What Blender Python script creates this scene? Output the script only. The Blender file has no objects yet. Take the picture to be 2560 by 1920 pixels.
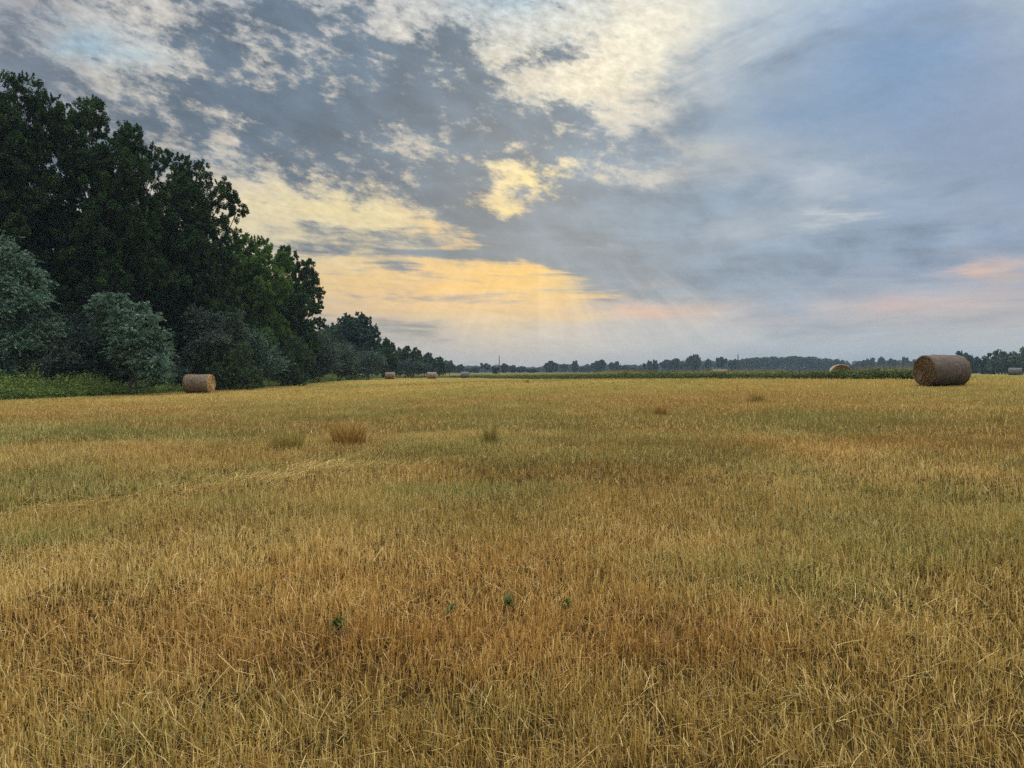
import bpy, math, random
import numpy as np
from math import radians, pi
random.seed(7)
R = np.random.default_rng(11)
sc = bpy.context.scene
COL = sc.collection

# ------------------------------------------------------------------ camera
F = 1850.0          # focal length in px of the 2560 px wide photograph
HY = 930.0          # row of the horizon
CH = 1.45           # eye height
cam_d = bpy.data.cameras.new('camera'); cam = bpy.data.objects.new('camera', cam_d)
COL.objects.link(cam); sc.camera = cam
cam.location = (0, 0, CH); cam.rotation_euler = (radians(90), 0, 0)
cam_d.sensor_width = 36; cam_d.lens = 36 * F / 2560
cam_d.shift_y = -(960 - HY) / 2560
cam_d.clip_start = 0.05; cam_d.clip_end = 12000

# ------------------------------------------------------------------ light, exposure
sc.view_settings.view_transform = 'Standard'; sc.view_settings.look = 'None'
sc.view_settings.exposure = 0.0; sc.view_settings.gamma = 1.0
sc.view_settings.use_curve_mapping = False
cy = sc.cycles
cy.max_bounces = 6; cy.diffuse_bounces = 3; cy.glossy_bounces = 1; cy.transmission_bounces = 4
cy.transparent_max_bounces = 4; cy.volume_bounces = 0
cy.use_adaptive_sampling = False
cy.use_denoising = False
SUN_AZ = math.atan2(1345 - 1280, F); SUN_EL = radians(15)
sd = bpy.data.lights.new('sun', 'SUN'); sd.energy = 1.3; sd.angle = radians(12); sd.color = (1.0, 0.86, 0.66)
so = bpy.data.objects.new('sun', sd); COL.objects.link(so)
so.rotation_euler = (pi / 2 - SUN_EL, 0, pi - SUN_AZ)
so.location = (0, 0, 60)

def lin(c):
    return tuple(((v / 255) / 12.92 if v / 255 <= .04045 else ((v / 255 + .055) / 1.055) ** 2.4) for v in c)

class NT:
    """small node helper"""
    def __init__(s, tree): s.t = tree; s.n = tree.nodes; s.l = tree.links
    def put(s, sock, v):
        if isinstance(v, bpy.types.NodeSocket): s.l.new(v, sock)
        elif v is not None: sock.default_value = v
    def math(s, op, a, b=None, c=None, clamp=False):
        n = s.n.new('ShaderNodeMath'); n.operation = op; n.use_clamp = clamp
        s.put(n.inputs[0], a); s.put(n.inputs[1], b)
        if c is not None: s.put(n.inputs[2], c)
        return n.outputs[0]
    def mapr(s, v, a, b, c=0., d=1., kind='LINEAR'):
        n = s.n.new('ShaderNodeMapRange'); n.interpolation_type = kind
        s.put(n.inputs['Value'], v)
        for k, x in zip(('From Min', 'From Max', 'To Min', 'To Max'), (a, b, c, d)): s.put(n.inputs[k], x)
        return n.outputs[0]
    def mix(s, f, a, b, mode='MIX', clamp=False):
        n = s.n.new('ShaderNodeMix'); n.data_type = 'RGBA'; n.blend_type = mode; n.clamp_factor = True
        s.put(n.inputs['Factor'], f)
        for k, x in ((6, a), (7, b)):
            if isinstance(x, tuple): x = tuple(x) + ((1,) if len(x) == 3 else ())
            s.put(n.inputs[k], x)
        return n.outputs[2]
    def noise(s, vec, scale, detail=4, rough=.55, dist=0., color=False, dim='3D'):
        n = s.n.new('ShaderNodeTexNoise'); n.noise_dimensions = dim
        if dim == '1D': s.put(n.inputs['W'], vec)
        elif vec is not None: s.put(n.inputs['Vector'], vec)
        n.inputs['Scale'].default_value = scale; n.inputs['Detail'].default_value = detail
        n.inputs['Roughness'].default_value = rough; n.inputs['Distortion'].default_value = dist
        return n.outputs['Color' if color else 'Fac']
    def vec(s, x, y, z):
        n = s.n.new('ShaderNodeCombineXYZ'); s.put(n.inputs[0], x); s.put(n.inputs[1], y); s.put(n.inputs[2], z)
        return n.outputs[0]
    def sep(s, v):
        n = s.n.new('ShaderNodeSeparateXYZ'); s.put(n.inputs[0], v); return n.outputs
    def ramp(s, f, stops, interp='LINEAR'):
        n = s.n.new('ShaderNodeValToRGB'); s.put(n.inputs[0], f); cr = n.color_ramp; cr.interpolation = interp
        els = cr.elements
        while len(els) < len(stops): els.new(0.5)
        for i, (p, c) in enumerate(stops):
            els[i].position = p
        for i, (p, c) in enumerate(stops):
            els[i].color = tuple(c) + ((1,) if len(c) == 3 else ())
        return n

# ------------------------------------------------------------------ sky
# light cloud / gap colours, by column (px 0..2560 step 320) and row of the field of view
LX = np.arange(0, 2561, 320.)
LY = np.array([0, 150, 300, 450, 600, 700, 780, 850, 930.])
LCOL = np.array([
 [(165,166,170),(212,206,198),(185,188,192),(200,200,198),(200,210,214),(228,226,214),(195,208,218),(155,178,206),(185,195,205)],
 [(158,163,170),(212,206,194),(215,208,196),(212,207,196),(226,220,202),(240,232,212),(176,190,204),(138,163,194),(154,171,195)],
 [(148,154,164),(192,187,178),(214,204,188),(198,194,187),(214,208,192),(214,210,200),(154,172,192),(140,164,194),(150,166,192)],
 [(160,165,172),(190,184,176),(212,202,184),(212,201,182),(250,226,166),(200,199,192),(172,183,195),(150,168,190),(148,165,190)],
 [(172,174,172),(200,194,180),(220,211,184),(234,214,168),(216,198,160),(166,177,188),(163,177,190),(150,168,194),(168,174,190)],
 [(180,178,170),(192,185,170),(204,190,164),(230,202,146),(246,208,132),(170,175,182),(160,172,188),(155,169,190),(172,176,188)],
 [(178,174,166),(184,178,168),(196,184,164),(212,192,158),(228,200,154),(200,188,178),(186,184,188),(184,183,188),(190,186,187)],
 [(166,171,177),(170,174,178),(174,177,180),(182,181,178),(192,190,182),(184,191,192),(180,191,198),(184,193,198),(190,195,196)],
 [(152,164,178),(156,167,180),(160,170,181),(163,173,184),(166,176,187),(160,175,192),(158,176,195),(160,178,194),(166,180,190)]], float)
DX = np.array([0, 640, 1280, 1700, 2560.])
DCOL = np.array([(120,131,144),(98,115,132),(108,127,143),(130,151,170),(138,157,182)], float)
# bright and coloured patches: cx, cy, rx, ry, rot, colour, weight
BRIGHT = [
 (1350,452,62,34,-10,(255,232,150),1.), (1240,540,35,14,0,(255,226,150),1.), (1390,400,60,36,0,(244,224,172),.6),
 (1310,695,150,42,0,(255,205,98),1.), (1160,668,200,20,3,(254,204,118),.9), (1000,690,240,36,0,(246,204,134),.85), (1150,745,280,28,0,(246,200,134),.8), (900,770,200,16,0,(228,190,146),.6), (1400,740,90,50,0,(240,204,140),.6),
 (1110,590,80,18,18,(250,200,125),.9), (1060,560,60,20,30,(248,205,135),.7),
 (820,520,190,40,10,(240,222,165),.8), (680,560,160,50,0,(232,216,172),.6), (950,500,130,25,20,(236,216,170),.6),
 (1280,18,130,26,6,(112,160,196),1.), (210,92,70,42,0,(146,178,198),.9), (330,130,120,26,20,(160,190,208),.6),
 (1600,110,200,80,-34,(248,240,214),.8), (1460,210,110,80,-30,(242,232,206),.7), (1560,300,140,46,-30,(222,214,196),.5),
 (2240,130,200,80,-15,(126,158,196),.7), (1990,290,200,50,-10,(128,158,190),.7),
 (2510,668,90,24,12,(226,190,172),.9), (2440,612,110,14,14,(190,186,190),.6),
 (1640,772,130,12,4,(226,188,168),.9), (1900,790,90,10,0,(214,186,178),.8), (2190,770,130,10,-4,(214,184,176),.8),
 (2480,768,140,14,0,(222,192,182),.9), (1760,827,100,5,-3,(226,196,164),.8),
 (2060,460,110,34,-8,(188,198,208),.7), (2090,532,70,12,-14,(206,212,214),.9), (1850,580,90,18,-12,(172,182,196),.7),
 (1650,400,140,18,-10,(214,206,188),.8), (1600,430,130,14,-6,(210,202,186),.8), (1880,290,60,14,-4,(192,200,206),.7),
 (2000,375,90,12,-4,(180,192,204),.6), (1800,345,90,12,0,(186,194,202),.6),
]
# dark cloud bodies: cx, cy, rx, ry, rot, weight
DARK = [
 (100,300,330,110,8,.55), (520,50,110,80,10,.85), (700,50,120,40,8,1.), (590,130,90,50,10,.6), (880,90,110,50,10,.5),
 (1130,95,100,40,-10,.9), (1040,190,130,70,0,.7), (700,275,190,62,8,.95), (430,300,190,40,12,.6), (960,250,190,80,6,.9),
 (800,380,200,50,24,.9), (960,420,150,50,28,.85), (1060,500,120,60,20,.95), (1150,420,90,60,0,.75), (1130,300,160,70,10,.9),
 (1400,330,170,80,14,.85), (1465,430,80,90,0,.7), (1690,330,90,26,-10,.5), (1750,150,60,40,-30,.35), (1520,60,70,20,-20,.3), (1480,520,170,90,0,.75),(1250,585,210,38,4,1.), (1070,630,270,24,2,.85), (1370,640,140,50,14,.9),
 (740,566,120,18,-2,.7), (560,430,60,12,0,.4), (900,545,100,12,4,.35), (860,610,150,14,2,.35), (620,650,160,12,2,.3),
 (1560,640,230,90,6,.75), (1560,480,230,120,0,.55), (1900,640,300,90,0,.5), (1720,250,120,40,-20,.35), (2200,380,300,90,-6,.4), (2300,620,200,80,-6,.5),
 (1500,730,200,30,4,.7), (1000,735,200,8,2,.3), (800,760,200,9,0,.25), (1150,770,150,7,0,.25),
 (640,385,200,36,14,.4), (480,215,110,26,14,.4), (350,370,150,40,10,.5), (820,170,80,30,0,.25), (1640,385,150,50,-8,.65), (1560,250,90,22,-24,.4), (880,455,90,20,20,.5), (1010,560,50,12,10,.4), (300,60,60,20,10,.35), (1180,250,60,40,0,.5),
 (1080,720,150,8,1,.5), (1230,752,160,7,0,.4), (880,690,150,9,2,.45), (1350,712,90,5,0,.35), (700,700,120,12,0,.4), (980,665,120,6,2,.4), (640,520,90,9,0,.4), (830,480,110,9,4,.4), (700,600,130,9,0,.4), (1050,790,200,8,0,.4), (900,825,220,12,0,.35), (1300,800,200,8,0,.3),
 (10,150,120,120,0,.6), (640,215,120,18,18,.3), (1250,170,60,26,-10,.4),
]
def screen_fields(px, py):
    xi = np.clip(px, 0, 2560); yi = np.clip(py, 0, 930)
    ix = np.clip(np.searchsorted(LX, xi) - 1, 0, len(LX) - 2); fx = ((xi - LX[ix]) / (LX[ix + 1] - LX[ix]))[..., None]
    iy = np.clip(np.searchsorted(LY, yi) - 1, 0, len(LY) - 2); fy = ((yi - LY[iy]) / (LY[iy + 1] - LY[iy]))[..., None]
    c = (LCOL[iy, ix] * (1 - fx) + LCOL[iy, ix + 1] * fx) * (1 - fy) + (LCOL[iy + 1, ix] * (1 - fx) + LCOL[iy + 1, ix + 1] * fx) * fy
    def g(cx, cy_, rx, ry, rot):
        a = radians(rot); dx = px - cx; dy = py - cy_
        u = (dx * math.cos(a) + dy * math.sin(a)) / rx; v = (-dx * math.sin(a) + dy * math.cos(a)) / ry
        return np.exp(-(u * u + v * v) ** 1.15 * .8)
    for cx, cy_, rx, ry, rot, col, w in BRIGHT:
        k = (g(cx, cy_, rx, ry, rot) * w)[..., None]; c = c * (1 - k) + np.array(col, float) * k
    den = np.full(px.shape, .27)
    for cx, cy_, rx, ry, rot, w in DARK: den = den + (1 - den) * g(cx, cy_, rx, ry, rot) * w * .82
    for cx, cy_, rx, ry, rot, col, w in BRIGHT: den = den * (1 - .42 * w * g(cx, cy_, rx, ry, rot))
    d = np.stack([np.interp(xi, DX, DCOL[:, k]) for k in range(3)], -1)
    return c, d, den

def toL(a):
    a = a / 255.; return np.where(a <= .04045, a / 12.92, ((a + .055) / 1.055) ** 2.4)

world = bpy.data.worlds.new('World'); sc.world = world; world.use_nodes = True
wt = world.node_tree; wt.nodes.clear(); W = NT(wt)
tc = wt.nodes.new('ShaderNodeTexCoord'); D3 = tc.outputs['Generated']
dx, dy, dz = W.sep(D3)
hyp = W.math('MAXIMUM', W.math('SQRT', W.math('ADD', W.math('MULTIPLY', dx, dx), W.math('MULTIPLY', dy, dy))), 1e-4)
az0 = W.math('ARCTAN2', dx, dy); wz0 = W.math('MAXIMUM', W.math('DIVIDE', dz, hyp), 0.)
zz = W.math('ADD', W.math('MAXIMUM', dz, 0.), .26)
Px = W.math('DIVIDE', dx, zz); Py = W.math('DIVIDE', dy, zz); PL = W.vec(Px, Py, 0.)
# seamless frames on the sphere of directions: tilted lumps, wind-drawn streaks, level bands
PQ = W.vec(dx, dy, W.math('ADD', W.math('MULTIPLY', dz, 2.0), W.math('MULTIPLY', dx, .38)))
PS = W.vec(dx, dy, W.math('ADD', W.math('MULTIPLY', dz, 3.4), W.math('MULTIPLY', dx, -.6)))
PB = W.vec(dx, dy, W.math('ADD', W.math('MULTIPLY', dz, 9.), W.math('MULTIPLY', dx, .25)))
sideR = W.mapr(az0, .06, .34, 0., 1., 'SMOOTHSTEP')
wn = W.sep(W.noise(PQ, 6., 3, .6, 0., True)); wn2 = W.sep(W.noise(PQ, 22., 4, .65, 0., True))
wamp = W.mapr(wz0, 0., .35, .12, 1.)
def warp(base, a, b, ka, kb):
    t = W.math('ADD', W.math('MULTIPLY', W.math('SUBTRACT', a, .5), ka), W.math('MULTIPLY', W.math('SUBTRACT', b, .5), kb))
    return W.math('ADD', base, W.math('MULTIPLY', t, wamp))
az = warp(az0, wn[0], wn2[0], .055, .05); wz = warp(wz0, wn[1], wn2[1], .03, .03)
AZ1 = .67
nW = W.noise(PB, 4.5, 5, .6, .3)        # level bands fray the ends of the low clouds sideways
az = W.math('ADD', az, W.math('MULTIPLY', W.math('SUBTRACT', nW, .5), W.mapr(wz0, .10, .32, .42, 0.)))
wz = W.math('ADD', wz, W.math('MULTIPLY', W.math('SUBTRACT', W.noise(PQ, 17., 5, .65), .5), W.mapr(wz0, .06, .14, 0., .045)))
tL = W.mapr(az, -AZ1, 0.); tR = W.mapr(az, 0., AZ1); half = W.math('GREATER_THAN', az, 0.)
ROWS = [0, .015, .03, .045, .062, .08, .098, .116, .135, .155, .175, .195, .215, .24, .265, .29, .32, .35, .385, .42, .46, .51]
NS = 32
def row(wv, a):
    px = 1280 + F * np.tan(np.clip(a, -.66, .66)); py = HY - F * wv / np.cos(a)
    c, d, den = screen_fields(px, py)
    return toL(c), toL(d), den
def fmix(f, a, b, N=None):
    N = N or W; m_ = N.n.new('ShaderNodeMix'); m_.data_type = 'FLOAT'
    N.put(m_.inputs[0], f); N.put(m_.inputs[2], a); N.put(m_.inputs[3], b); return m_.outputs[0]
ps = np.linspace(0, 1, NS)
def sky_row(wv):
    """one band of elevation as a small node group of its own: colours of light and dark cloud, and cover"""
    g = bpy.data.node_groups.new('sky_band', 'ShaderNodeTree'); N = NT(g)
    for nm in ('tL', 'tR', 'half'): g.interface.new_socket(nm, in_out='INPUT', socket_type='NodeSocketFloat')
    for nm, ty in (('light', 'NodeSocketColor'), ('dark', 'NodeSocketColor'), ('cover', 'NodeSocketFloat')): g.interface.new_socket(nm, in_out='OUTPUT', socket_type=ty)
    gi = g.nodes.new('NodeGroupInput'); go = g.nodes.new('NodeGroupOutput'); two = []
    for tt, a in ((gi.outputs[0], np.linspace(-AZ1, 0, NS)), (gi.outputs[1], np.linspace(0, AZ1, NS))):
        c, d, den = row(wv, a)
        two.append((N.ramp(tt, [(ps[k], tuple(c[k])) for k in range(NS)]), N.ramp(tt, [(ps[k], tuple(d[k]) + (den[k],)) for k in range(NS)])))
    h = gi.outputs[2]
    g.links.new(N.mix(h, two[0][0].outputs[0], two[1][0].outputs[0]), go.inputs[0]); g.links.new(N.mix(h, two[0][1].outputs[0], two[1][1].outputs[0]), go.inputs[1])
    g.links.new(fmix(h, two[0][1].outputs[1], two[1][1].outputs[1], N), go.inputs[2]); return g
accL = accD = accA = None
for i, wv in enumerate(ROWS):
    gn = wt.nodes.new('ShaderNodeGroup'); gn.node_tree = sky_row(wv)
    W.put(gn.inputs[0], tL); W.put(gn.inputs[1], tR); W.put(gn.inputs[2], half)
    rl, rd, ra_ = gn.outputs[0], gn.outputs[1], gn.outputs[2]
    if i == 0: accL, accD, accA = rl, rd, ra_
    else:
        f = W.mapr(wz, ROWS[i - 1], wv)
        accL = W.mix(f, accL, rl); accD = W.mix(f, accD, rd); accA = fmix(f, accA, ra_)
n1 = W.noise(PQ, 14., 9, .64, .1); n2 = W.noise(PQ, 38., 6, .66, .1); n3 = W.noise(PS, 4.2, 6, .56, .5); n5 = W.noise(PB, 5.5, 6, .6, .4)
nn = W.math('ADD', W.math('MULTIPLY', W.math('SUBTRACT', n1, .5), 2.1), W.math('MULTIPLY', W.math('SUBTRACT', n2, .5), 1.3))
nb = W.math('MULTIPLY', W.math('SUBTRACT', n5, .5), 2.6)
mm = wt.nodes.new('ShaderNodeMix'); mm.data_type = 'FLOAT'
W.put(mm.inputs[0], W.mapr(wz0, .13, .28, .85, .0, 'SMOOTHSTEP')); W.put(mm.inputs[2], nn); W.put(mm.inputs[3], nb); nn = mm.outputs[0]
ns_ = W.math('MULTIPLY', W.math('SUBTRACT', n3, .5), 2.1)
mm = wt.nodes.new('ShaderNodeMix'); mm.data_type = 'FLOAT'
W.put(mm.inputs[0], sideR); W.put(mm.inputs[2], nn); W.put(mm.inputs[3], ns_)
nmix = W.math('MULTIPLY', mm.outputs[0], W.mapr(wz0, .02, .12, .5, 1.))
cov = W.mapr(W.math('ADD', accA, nmix), fmix(sideR, .17, .12), fmix(sideR, .76, .82), 0., 1., 'SMOOTHSTEP')
dl = W.mapr(W.noise(PQ, 13., 6, .6, .2), .3, .7, 1.3, .80)
accD = W.mix(1., accD, W.vec(dl, dl, dl), 'MULTIPLY')
rim = W.math('MULTIPLY', W.math('MULTIPLY', cov, W.math('SUBTRACT', 1., cov)), W.math('MULTIPLY', W.math('SUBTRACT', 1., sideR), .45))
rim = W.math('ADD', 1.02, rim); accL = W.mix(1., accL, W.vec(rim, rim, rim), 'MULTIPLY')
cloud = W.mix(cov, accL, accD)
# small-scale luminance structure of the thin bright layer (ripples) 
rip = W.noise(PQ, 64., 4, .65, 0.)
ripf = W.math('MULTIPLY', W.math('MULTIPLY', W.math('SUBTRACT', 1., cov), W.math('SUBTRACT', 1., W.math('MULTIPLY', sideR, .8))), W.mapr(wz0, .1, .45, .25, 1.))
lum = W.math('ADD', 1., W.math('MULTIPLY', W.math('MULTIPLY', W.math('SUBTRACT', rip, .5), 1.3), ripf))
n4 = W.noise(PS, 7., 5, .55, .4)
lum = W.math('MULTIPLY', lum, W.mapr(n4, .25, .75, .93, 1.07))
bl = fmix(W.mapr(wz0, .16, .28, 1., 0.), 1., W.mapr(n5, .3, .7, .87, 1.10)); lum = W.math('MULTIPLY', lum, fmix(W.mapr(wz0, .02, .06), 1., bl))
cloud = W.mix(1., cloud, W.vec(lum, lum, lum), 'MULTIPLY')
# crepuscular rays fanning out below the sun behind the cloud edge
ra = W.math('ARCTAN2', W.math('SUBTRACT', az0, .035), W.math('SUBTRACT', .27, wz0))
rn = W.noise(ra, 5.5, 3, .55, 0., False, '1D')
rays = W.math('MULTIPLY', W.mapr(rn, .42, .66, -.35, 1., 'SMOOTHSTEP'),
      W.math('MULTIPLY', W.math('MULTIPLY', W.mapr(wz0, .115, .165, 1., 0., 'SMOOTHSTEP'), W.mapr(wz0, .015, .06, 0., 1., 'SMOOTHSTEP')),
             W.math('MULTIPLY', W.mapr(az0, -.25, -.05, 0., 1., 'SMOOTHSTEP'), W.mapr(az0, .34, .5, 1., 0., 'SMOOTHSTEP'))))
rk = W.math('MULTIPLY', rays, .085)
cloud = W.mix(1., cloud, W.vec(W.math('MULTIPLY', rk, .62), W.math('MULTIPLY', rk, .46), W.math('MULTIPLY', rk, .22)), 'ADD')
# unseen overhead sky brightened far beyond a real overcast, to light the field
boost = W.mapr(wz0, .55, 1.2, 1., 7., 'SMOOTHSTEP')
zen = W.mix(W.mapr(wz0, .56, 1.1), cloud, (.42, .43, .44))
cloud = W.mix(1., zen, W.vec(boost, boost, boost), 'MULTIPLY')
sky = wt.nodes.new('ShaderNodeTexSky'); sky.sky_type = 'NISHITA'; sky.sun_disc = False
sky.sun_elevation = SUN_EL; sky.sun_rotation = SUN_AZ; sky.air_density = 1.2; sky.dust_density = 1.5
bg1 = wt.nodes.new('ShaderNodeBackground'); W.put(bg1.inputs[0], sky.outputs[0]); bg1.inputs[1].default_value = .05
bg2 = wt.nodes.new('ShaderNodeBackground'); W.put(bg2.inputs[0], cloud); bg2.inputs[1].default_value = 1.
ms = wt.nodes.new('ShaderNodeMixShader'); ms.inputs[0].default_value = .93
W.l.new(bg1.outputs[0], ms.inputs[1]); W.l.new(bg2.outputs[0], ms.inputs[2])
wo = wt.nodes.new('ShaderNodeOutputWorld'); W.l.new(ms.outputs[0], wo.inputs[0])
world.cycles.sampling_method = 'MANUAL'; world.cycles.sample_map_resolution = 512

#@@GEOMETRY
# ------------------------------------------------------------------ helpers
def at(px, py, Y):
    """point of the place seen at that picture position when Y metres away"""
    return ((px - 1280) / F * Y, Y, CH - (py - HY) / F * Y)

def _hash(ix, iy, s):
    h = (ix.astype(np.int64) * 374761393 + iy.astype(np.int64) * 668265263 + s * 974634777) & 0x7fffffff
    h = ((h ^ (h >> 13)) * 1274126177) & 0x7fffffff
    return ((h ^ (h >> 16)) & 0xffff) / 65535.
def vnoise(x, y, s=0):
    ix = np.floor(x); iy = np.floor(y); fx = x - ix; fy = y - iy
    fx = fx * fx * (3 - 2 * fx); fy = fy * fy * (3 - 2 * fy)
    a = _hash(ix, iy, s); b = _hash(ix + 1, iy, s); c = _hash(ix, iy + 1, s); d = _hash(ix + 1, iy + 1, s)
    return (a * (1 - fx) + b * fx) * (1 - fy) + (c * (1 - fx) + d * fx) * fy
def fbm(x, y, o=4, s=0):
    t = 0; a = .5; n = 0
    for k in range(o):
        t = t + a * vnoise(x * 2 ** k + 17 * k, y * 2 ** k + 5 * k, s + k); n += a; a *= .5
    return t / n

# terrain: heights read off the place at known spots, joined smoothly
CT = [(0,0,0),(-8,3,0),(8,3,.03),(0,8,.02),(-6,8,0),(6,9,.06),(-3,-30,0),(30,-30,.3),(-30,-30,0),(12,12,.22),(-10,18,0),(3,20,.12),(-20,0,0),(20,5,.4),
      (0,35,.22),(-12,40,.08),(10,28,.42)]
for px, py, Y in [(0,1000,38),(503,983,50),(700,965,75),(975,948,135),(1080,947,142),(1163,945,160),(2350,966,31.6),(2560,962,31),(2537,938,131),(2480,936,210),
                  (2450,948,58),(2290,948,38),(2100,948,41),(1900,948,46),(1700,948,54),(1500,948,68),(1400,948,80),(1300,947,115),(1200,946,155),(1100,945,175),(870,945,185),
                  (2105,961,48.5),(1800,949,95),(2215,944,123),(1500,945,150)]:
    X, Y, Z = at(px, py, Y); CT.append((X, Y, Z))
for X in (-500, -150, 0, 150, 500):
    for Y, Z in ((330, .9), (700, 1.1), (1500, 1.2), (-200, 0)):
        CT.append((X, Y, Z if X > -140 or Y < 0 else .6))
CT += [(-45,45,-.1),(-45,90,0),(-45,160,.1),(-60,20,-.1),(60,30,1.2),(80,100,1.0),(60,70,1.0)]
CT = np.array(CT, float)
def _phi(r): return np.sqrt(r * r + 16.)
_A = _phi(np.hypot(CT[:, None, 0] - CT[None, :, 0], CT[:, None, 1] - CT[None, :, 1]))
_n = len(CT); _M = np.zeros((_n + 1, _n + 1)); _M[:_n, :_n] = _A + np.eye(_n) * 1e-3; _M[_n, :_n] = 1; _M[:_n, _n] = 1
_Wt = np.linalg.solve(_M, np.append(CT[:, 2], 0))
def hgt(X, Y):
    X = np.atleast_1d(np.asarray(X, float)); Y = np.atleast_1d(np.asarray(Y, float)); sh = X.shape
    X = X.ravel(); Y = Y.ravel(); out = np.full(X.shape, _Wt[_n])
    for k in range(_n): out += _Wt[k] * _phi(np.hypot(X - CT[k, 0], Y - CT[k, 1]))
    far = np.clip((np.hypot(X, Y) - 900) / 500, 0, 1)
    out = out * (1 - far) + 1.1 * far
    return (out + .05 * (fbm(X * .35, Y * .35, 3, 5) - .5) * np.clip(1 - np.hypot(X, Y) / 120, 0, 1)).reshape(sh)
def h1(x, y): return float(hgt(x, y)[0])

def tag(o, label=None, cat=None, group=None, kind=None):
    if label: o['label'] = label
    if cat: o['category'] = cat
    if group: o['group'] = group
    if kind: o['kind'] = kind
    return o
def empty(name, loc, rz=0.):
    o = bpy.data.objects.new(name, None); COL.objects.link(o); o.location = loc; o.rotation_euler = (0, 0, rz)
    o.empty_display_size = .3
    return o
def make(name, V, Fc, mat, parent=None, attrs=None, smooth=False, k=4):
    """V (n,3); Fc (m,k) faces of k corners; attrs {name: per-vertex float array}"""
    V = np.ascontiguousarray(V, np.float32); Fc = np.ascontiguousarray(Fc, np.int32)
    me = bpy.data.meshes.new(name); me.vertices.add(len(V)); me.vertices.foreach_set('co', V.ravel())
    k = Fc.shape[1]; me.loops.add(Fc.size); me.loops.foreach_set('vertex_index', Fc.ravel())
    me.polygons.add(len(Fc)); me.polygons.foreach_set('loop_start', np.arange(0, Fc.size, k, dtype=np.int32))
    me.polygons.foreach_set('loop_total', np.full(len(Fc), k, np.int32))
    if smooth: me.polygons.foreach_set('use_smooth', np.ones(len(Fc), bool))
    for a, v in (attrs or {}).items():
        at_ = me.attributes.new(a, 'FLOAT', 'POINT'); at_.data.foreach_set('value', np.ascontiguousarray(v, np.float32))
    me.update(calc_edges=True); me.materials.append(mat)
    o = bpy.data.objects.new(name, me); COL.objects.link(o)
    if parent: o.parent = parent
    return o

# ------------------------------------------------------------------ materials
def new_mat(name):
    m = bpy.data.materials.new(name); m.use_nodes = True; m.node_tree.nodes.clear()
    return m, NT(m.node_tree)
def attr(N, name):
    n = N.n.new('ShaderNodeAttribute'); n.attribute_name = name; return n.outputs['Fac']
def leafy(N, colour, trans=.35, rough=.5, gloss=.03, tcol=None):
    d = N.n.new('ShaderNodeBsdfDiffuse'); N.put(d.inputs[0], colour)
    t = N.n.new('ShaderNodeBsdfTranslucent'); N.put(t.inputs[0], tcol if tcol is not None else colour)
    m = N.n.new('ShaderNodeMixShader'); m.inputs[0].default_value = trans
    N.l.new(d.outputs[0], m.inputs[1]); N.l.new(t.outputs[0], m.inputs[2])
    sh = m.outputs[0]
    if gloss:
        g = N.n.new('ShaderNodeBsdfGlossy'); g.inputs['Roughness'].default_value = rough; g.inputs[0].default_value = (1, 1, 1, 1)
        m2 = N.n.new('ShaderNodeMixShader'); m2.inputs[0].default_value = gloss
        N.l.new(sh, m2.inputs[1]); N.l.new(g.outputs[0], m2.inputs[2]); sh = m2.outputs[0]
    o = N.n.new('ShaderNodeOutputMaterial'); N.l.new(sh, o.inputs[0])
def leaf_mat(name, dark, mid, light, trans=.35, gloss=.04, rough=.45):
    m, N = new_mat(name)
    r = N.ramp(attr(N, 'tint'), [(0., dark), (.5, mid), (1., light)])
    leafy(N, r.outputs[0], trans, rough, gloss)
    return m
M_POP = leaf_mat('poplar_leaves', (.008,.022,.006), (.023,.055,.012), (.062,.128,.020), .25, .012)
M_POPL = leaf_mat('light_poplar_leaves', (.026,.062,.010), (.065,.130,.018), (.14,.23,.028), .4, .01)
M_OAK = leaf_mat('round_tree_leaves', (.012,.032,.018), (.020,.052,.028), (.034,.078,.038), .25, .02)
M_SILV = leaf_mat('silver_leaves', (.018,.050,.026), (.058,.128,.076), (.16,.265,.155), .15, .05)
M_GREY = leaf_mat('grey_green_leaves', (.022,.044,.030), (.055,.092,.062), (.115,.165,.105), .2, .03)
M_BUSH = leaf_mat('bush_leaves', (.018,.040,.012), (.040,.080,.020), (.080,.135,.032), .3, .02)
M_WEED = leaf_mat('weed_leaves', (.014,.028,.005), (.042,.072,.011), (.115,.150,.026), .35, .02)
M_VERGE = leaf_mat('verge_leaves', (.032,.060,.010), (.092,.145,.024), (.19,.25,.045), .35, .02)
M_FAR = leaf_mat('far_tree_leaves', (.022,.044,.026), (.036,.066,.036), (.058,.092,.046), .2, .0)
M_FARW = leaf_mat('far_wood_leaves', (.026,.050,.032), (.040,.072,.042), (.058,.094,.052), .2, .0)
def bark():
    m, N = new_mat('bark'); t = N.n.new('ShaderNodeTexCoord')
    mp = N.n.new('ShaderNodeMapping'); N.l.new(t.outputs['Object'], mp.inputs[0]); mp.inputs['Scale'].default_value = (6, 6, 1.2)
    n = N.noise(mp.outputs[0], 2.5, 6, .7)
    c = N.ramp(n, [(.3, (.030,.025,.020)), (.7, (.11,.10,.085))]).outputs[0]
    d = N.n.new('ShaderNodeBsdfDiffuse'); N.put(d.inputs[0], c)
    b = N.n.new('ShaderNodeBump'); b.inputs['Strength'].default_value = .8; N.l.new(n, b.inputs['Height']); N.l.new(b.outputs[0], d.inputs['Normal'])
    o = N.n.new('ShaderNodeOutputMaterial'); N.l.new(d.outputs[0], o.inputs[0]); return m
M_BARK = bark()

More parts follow.
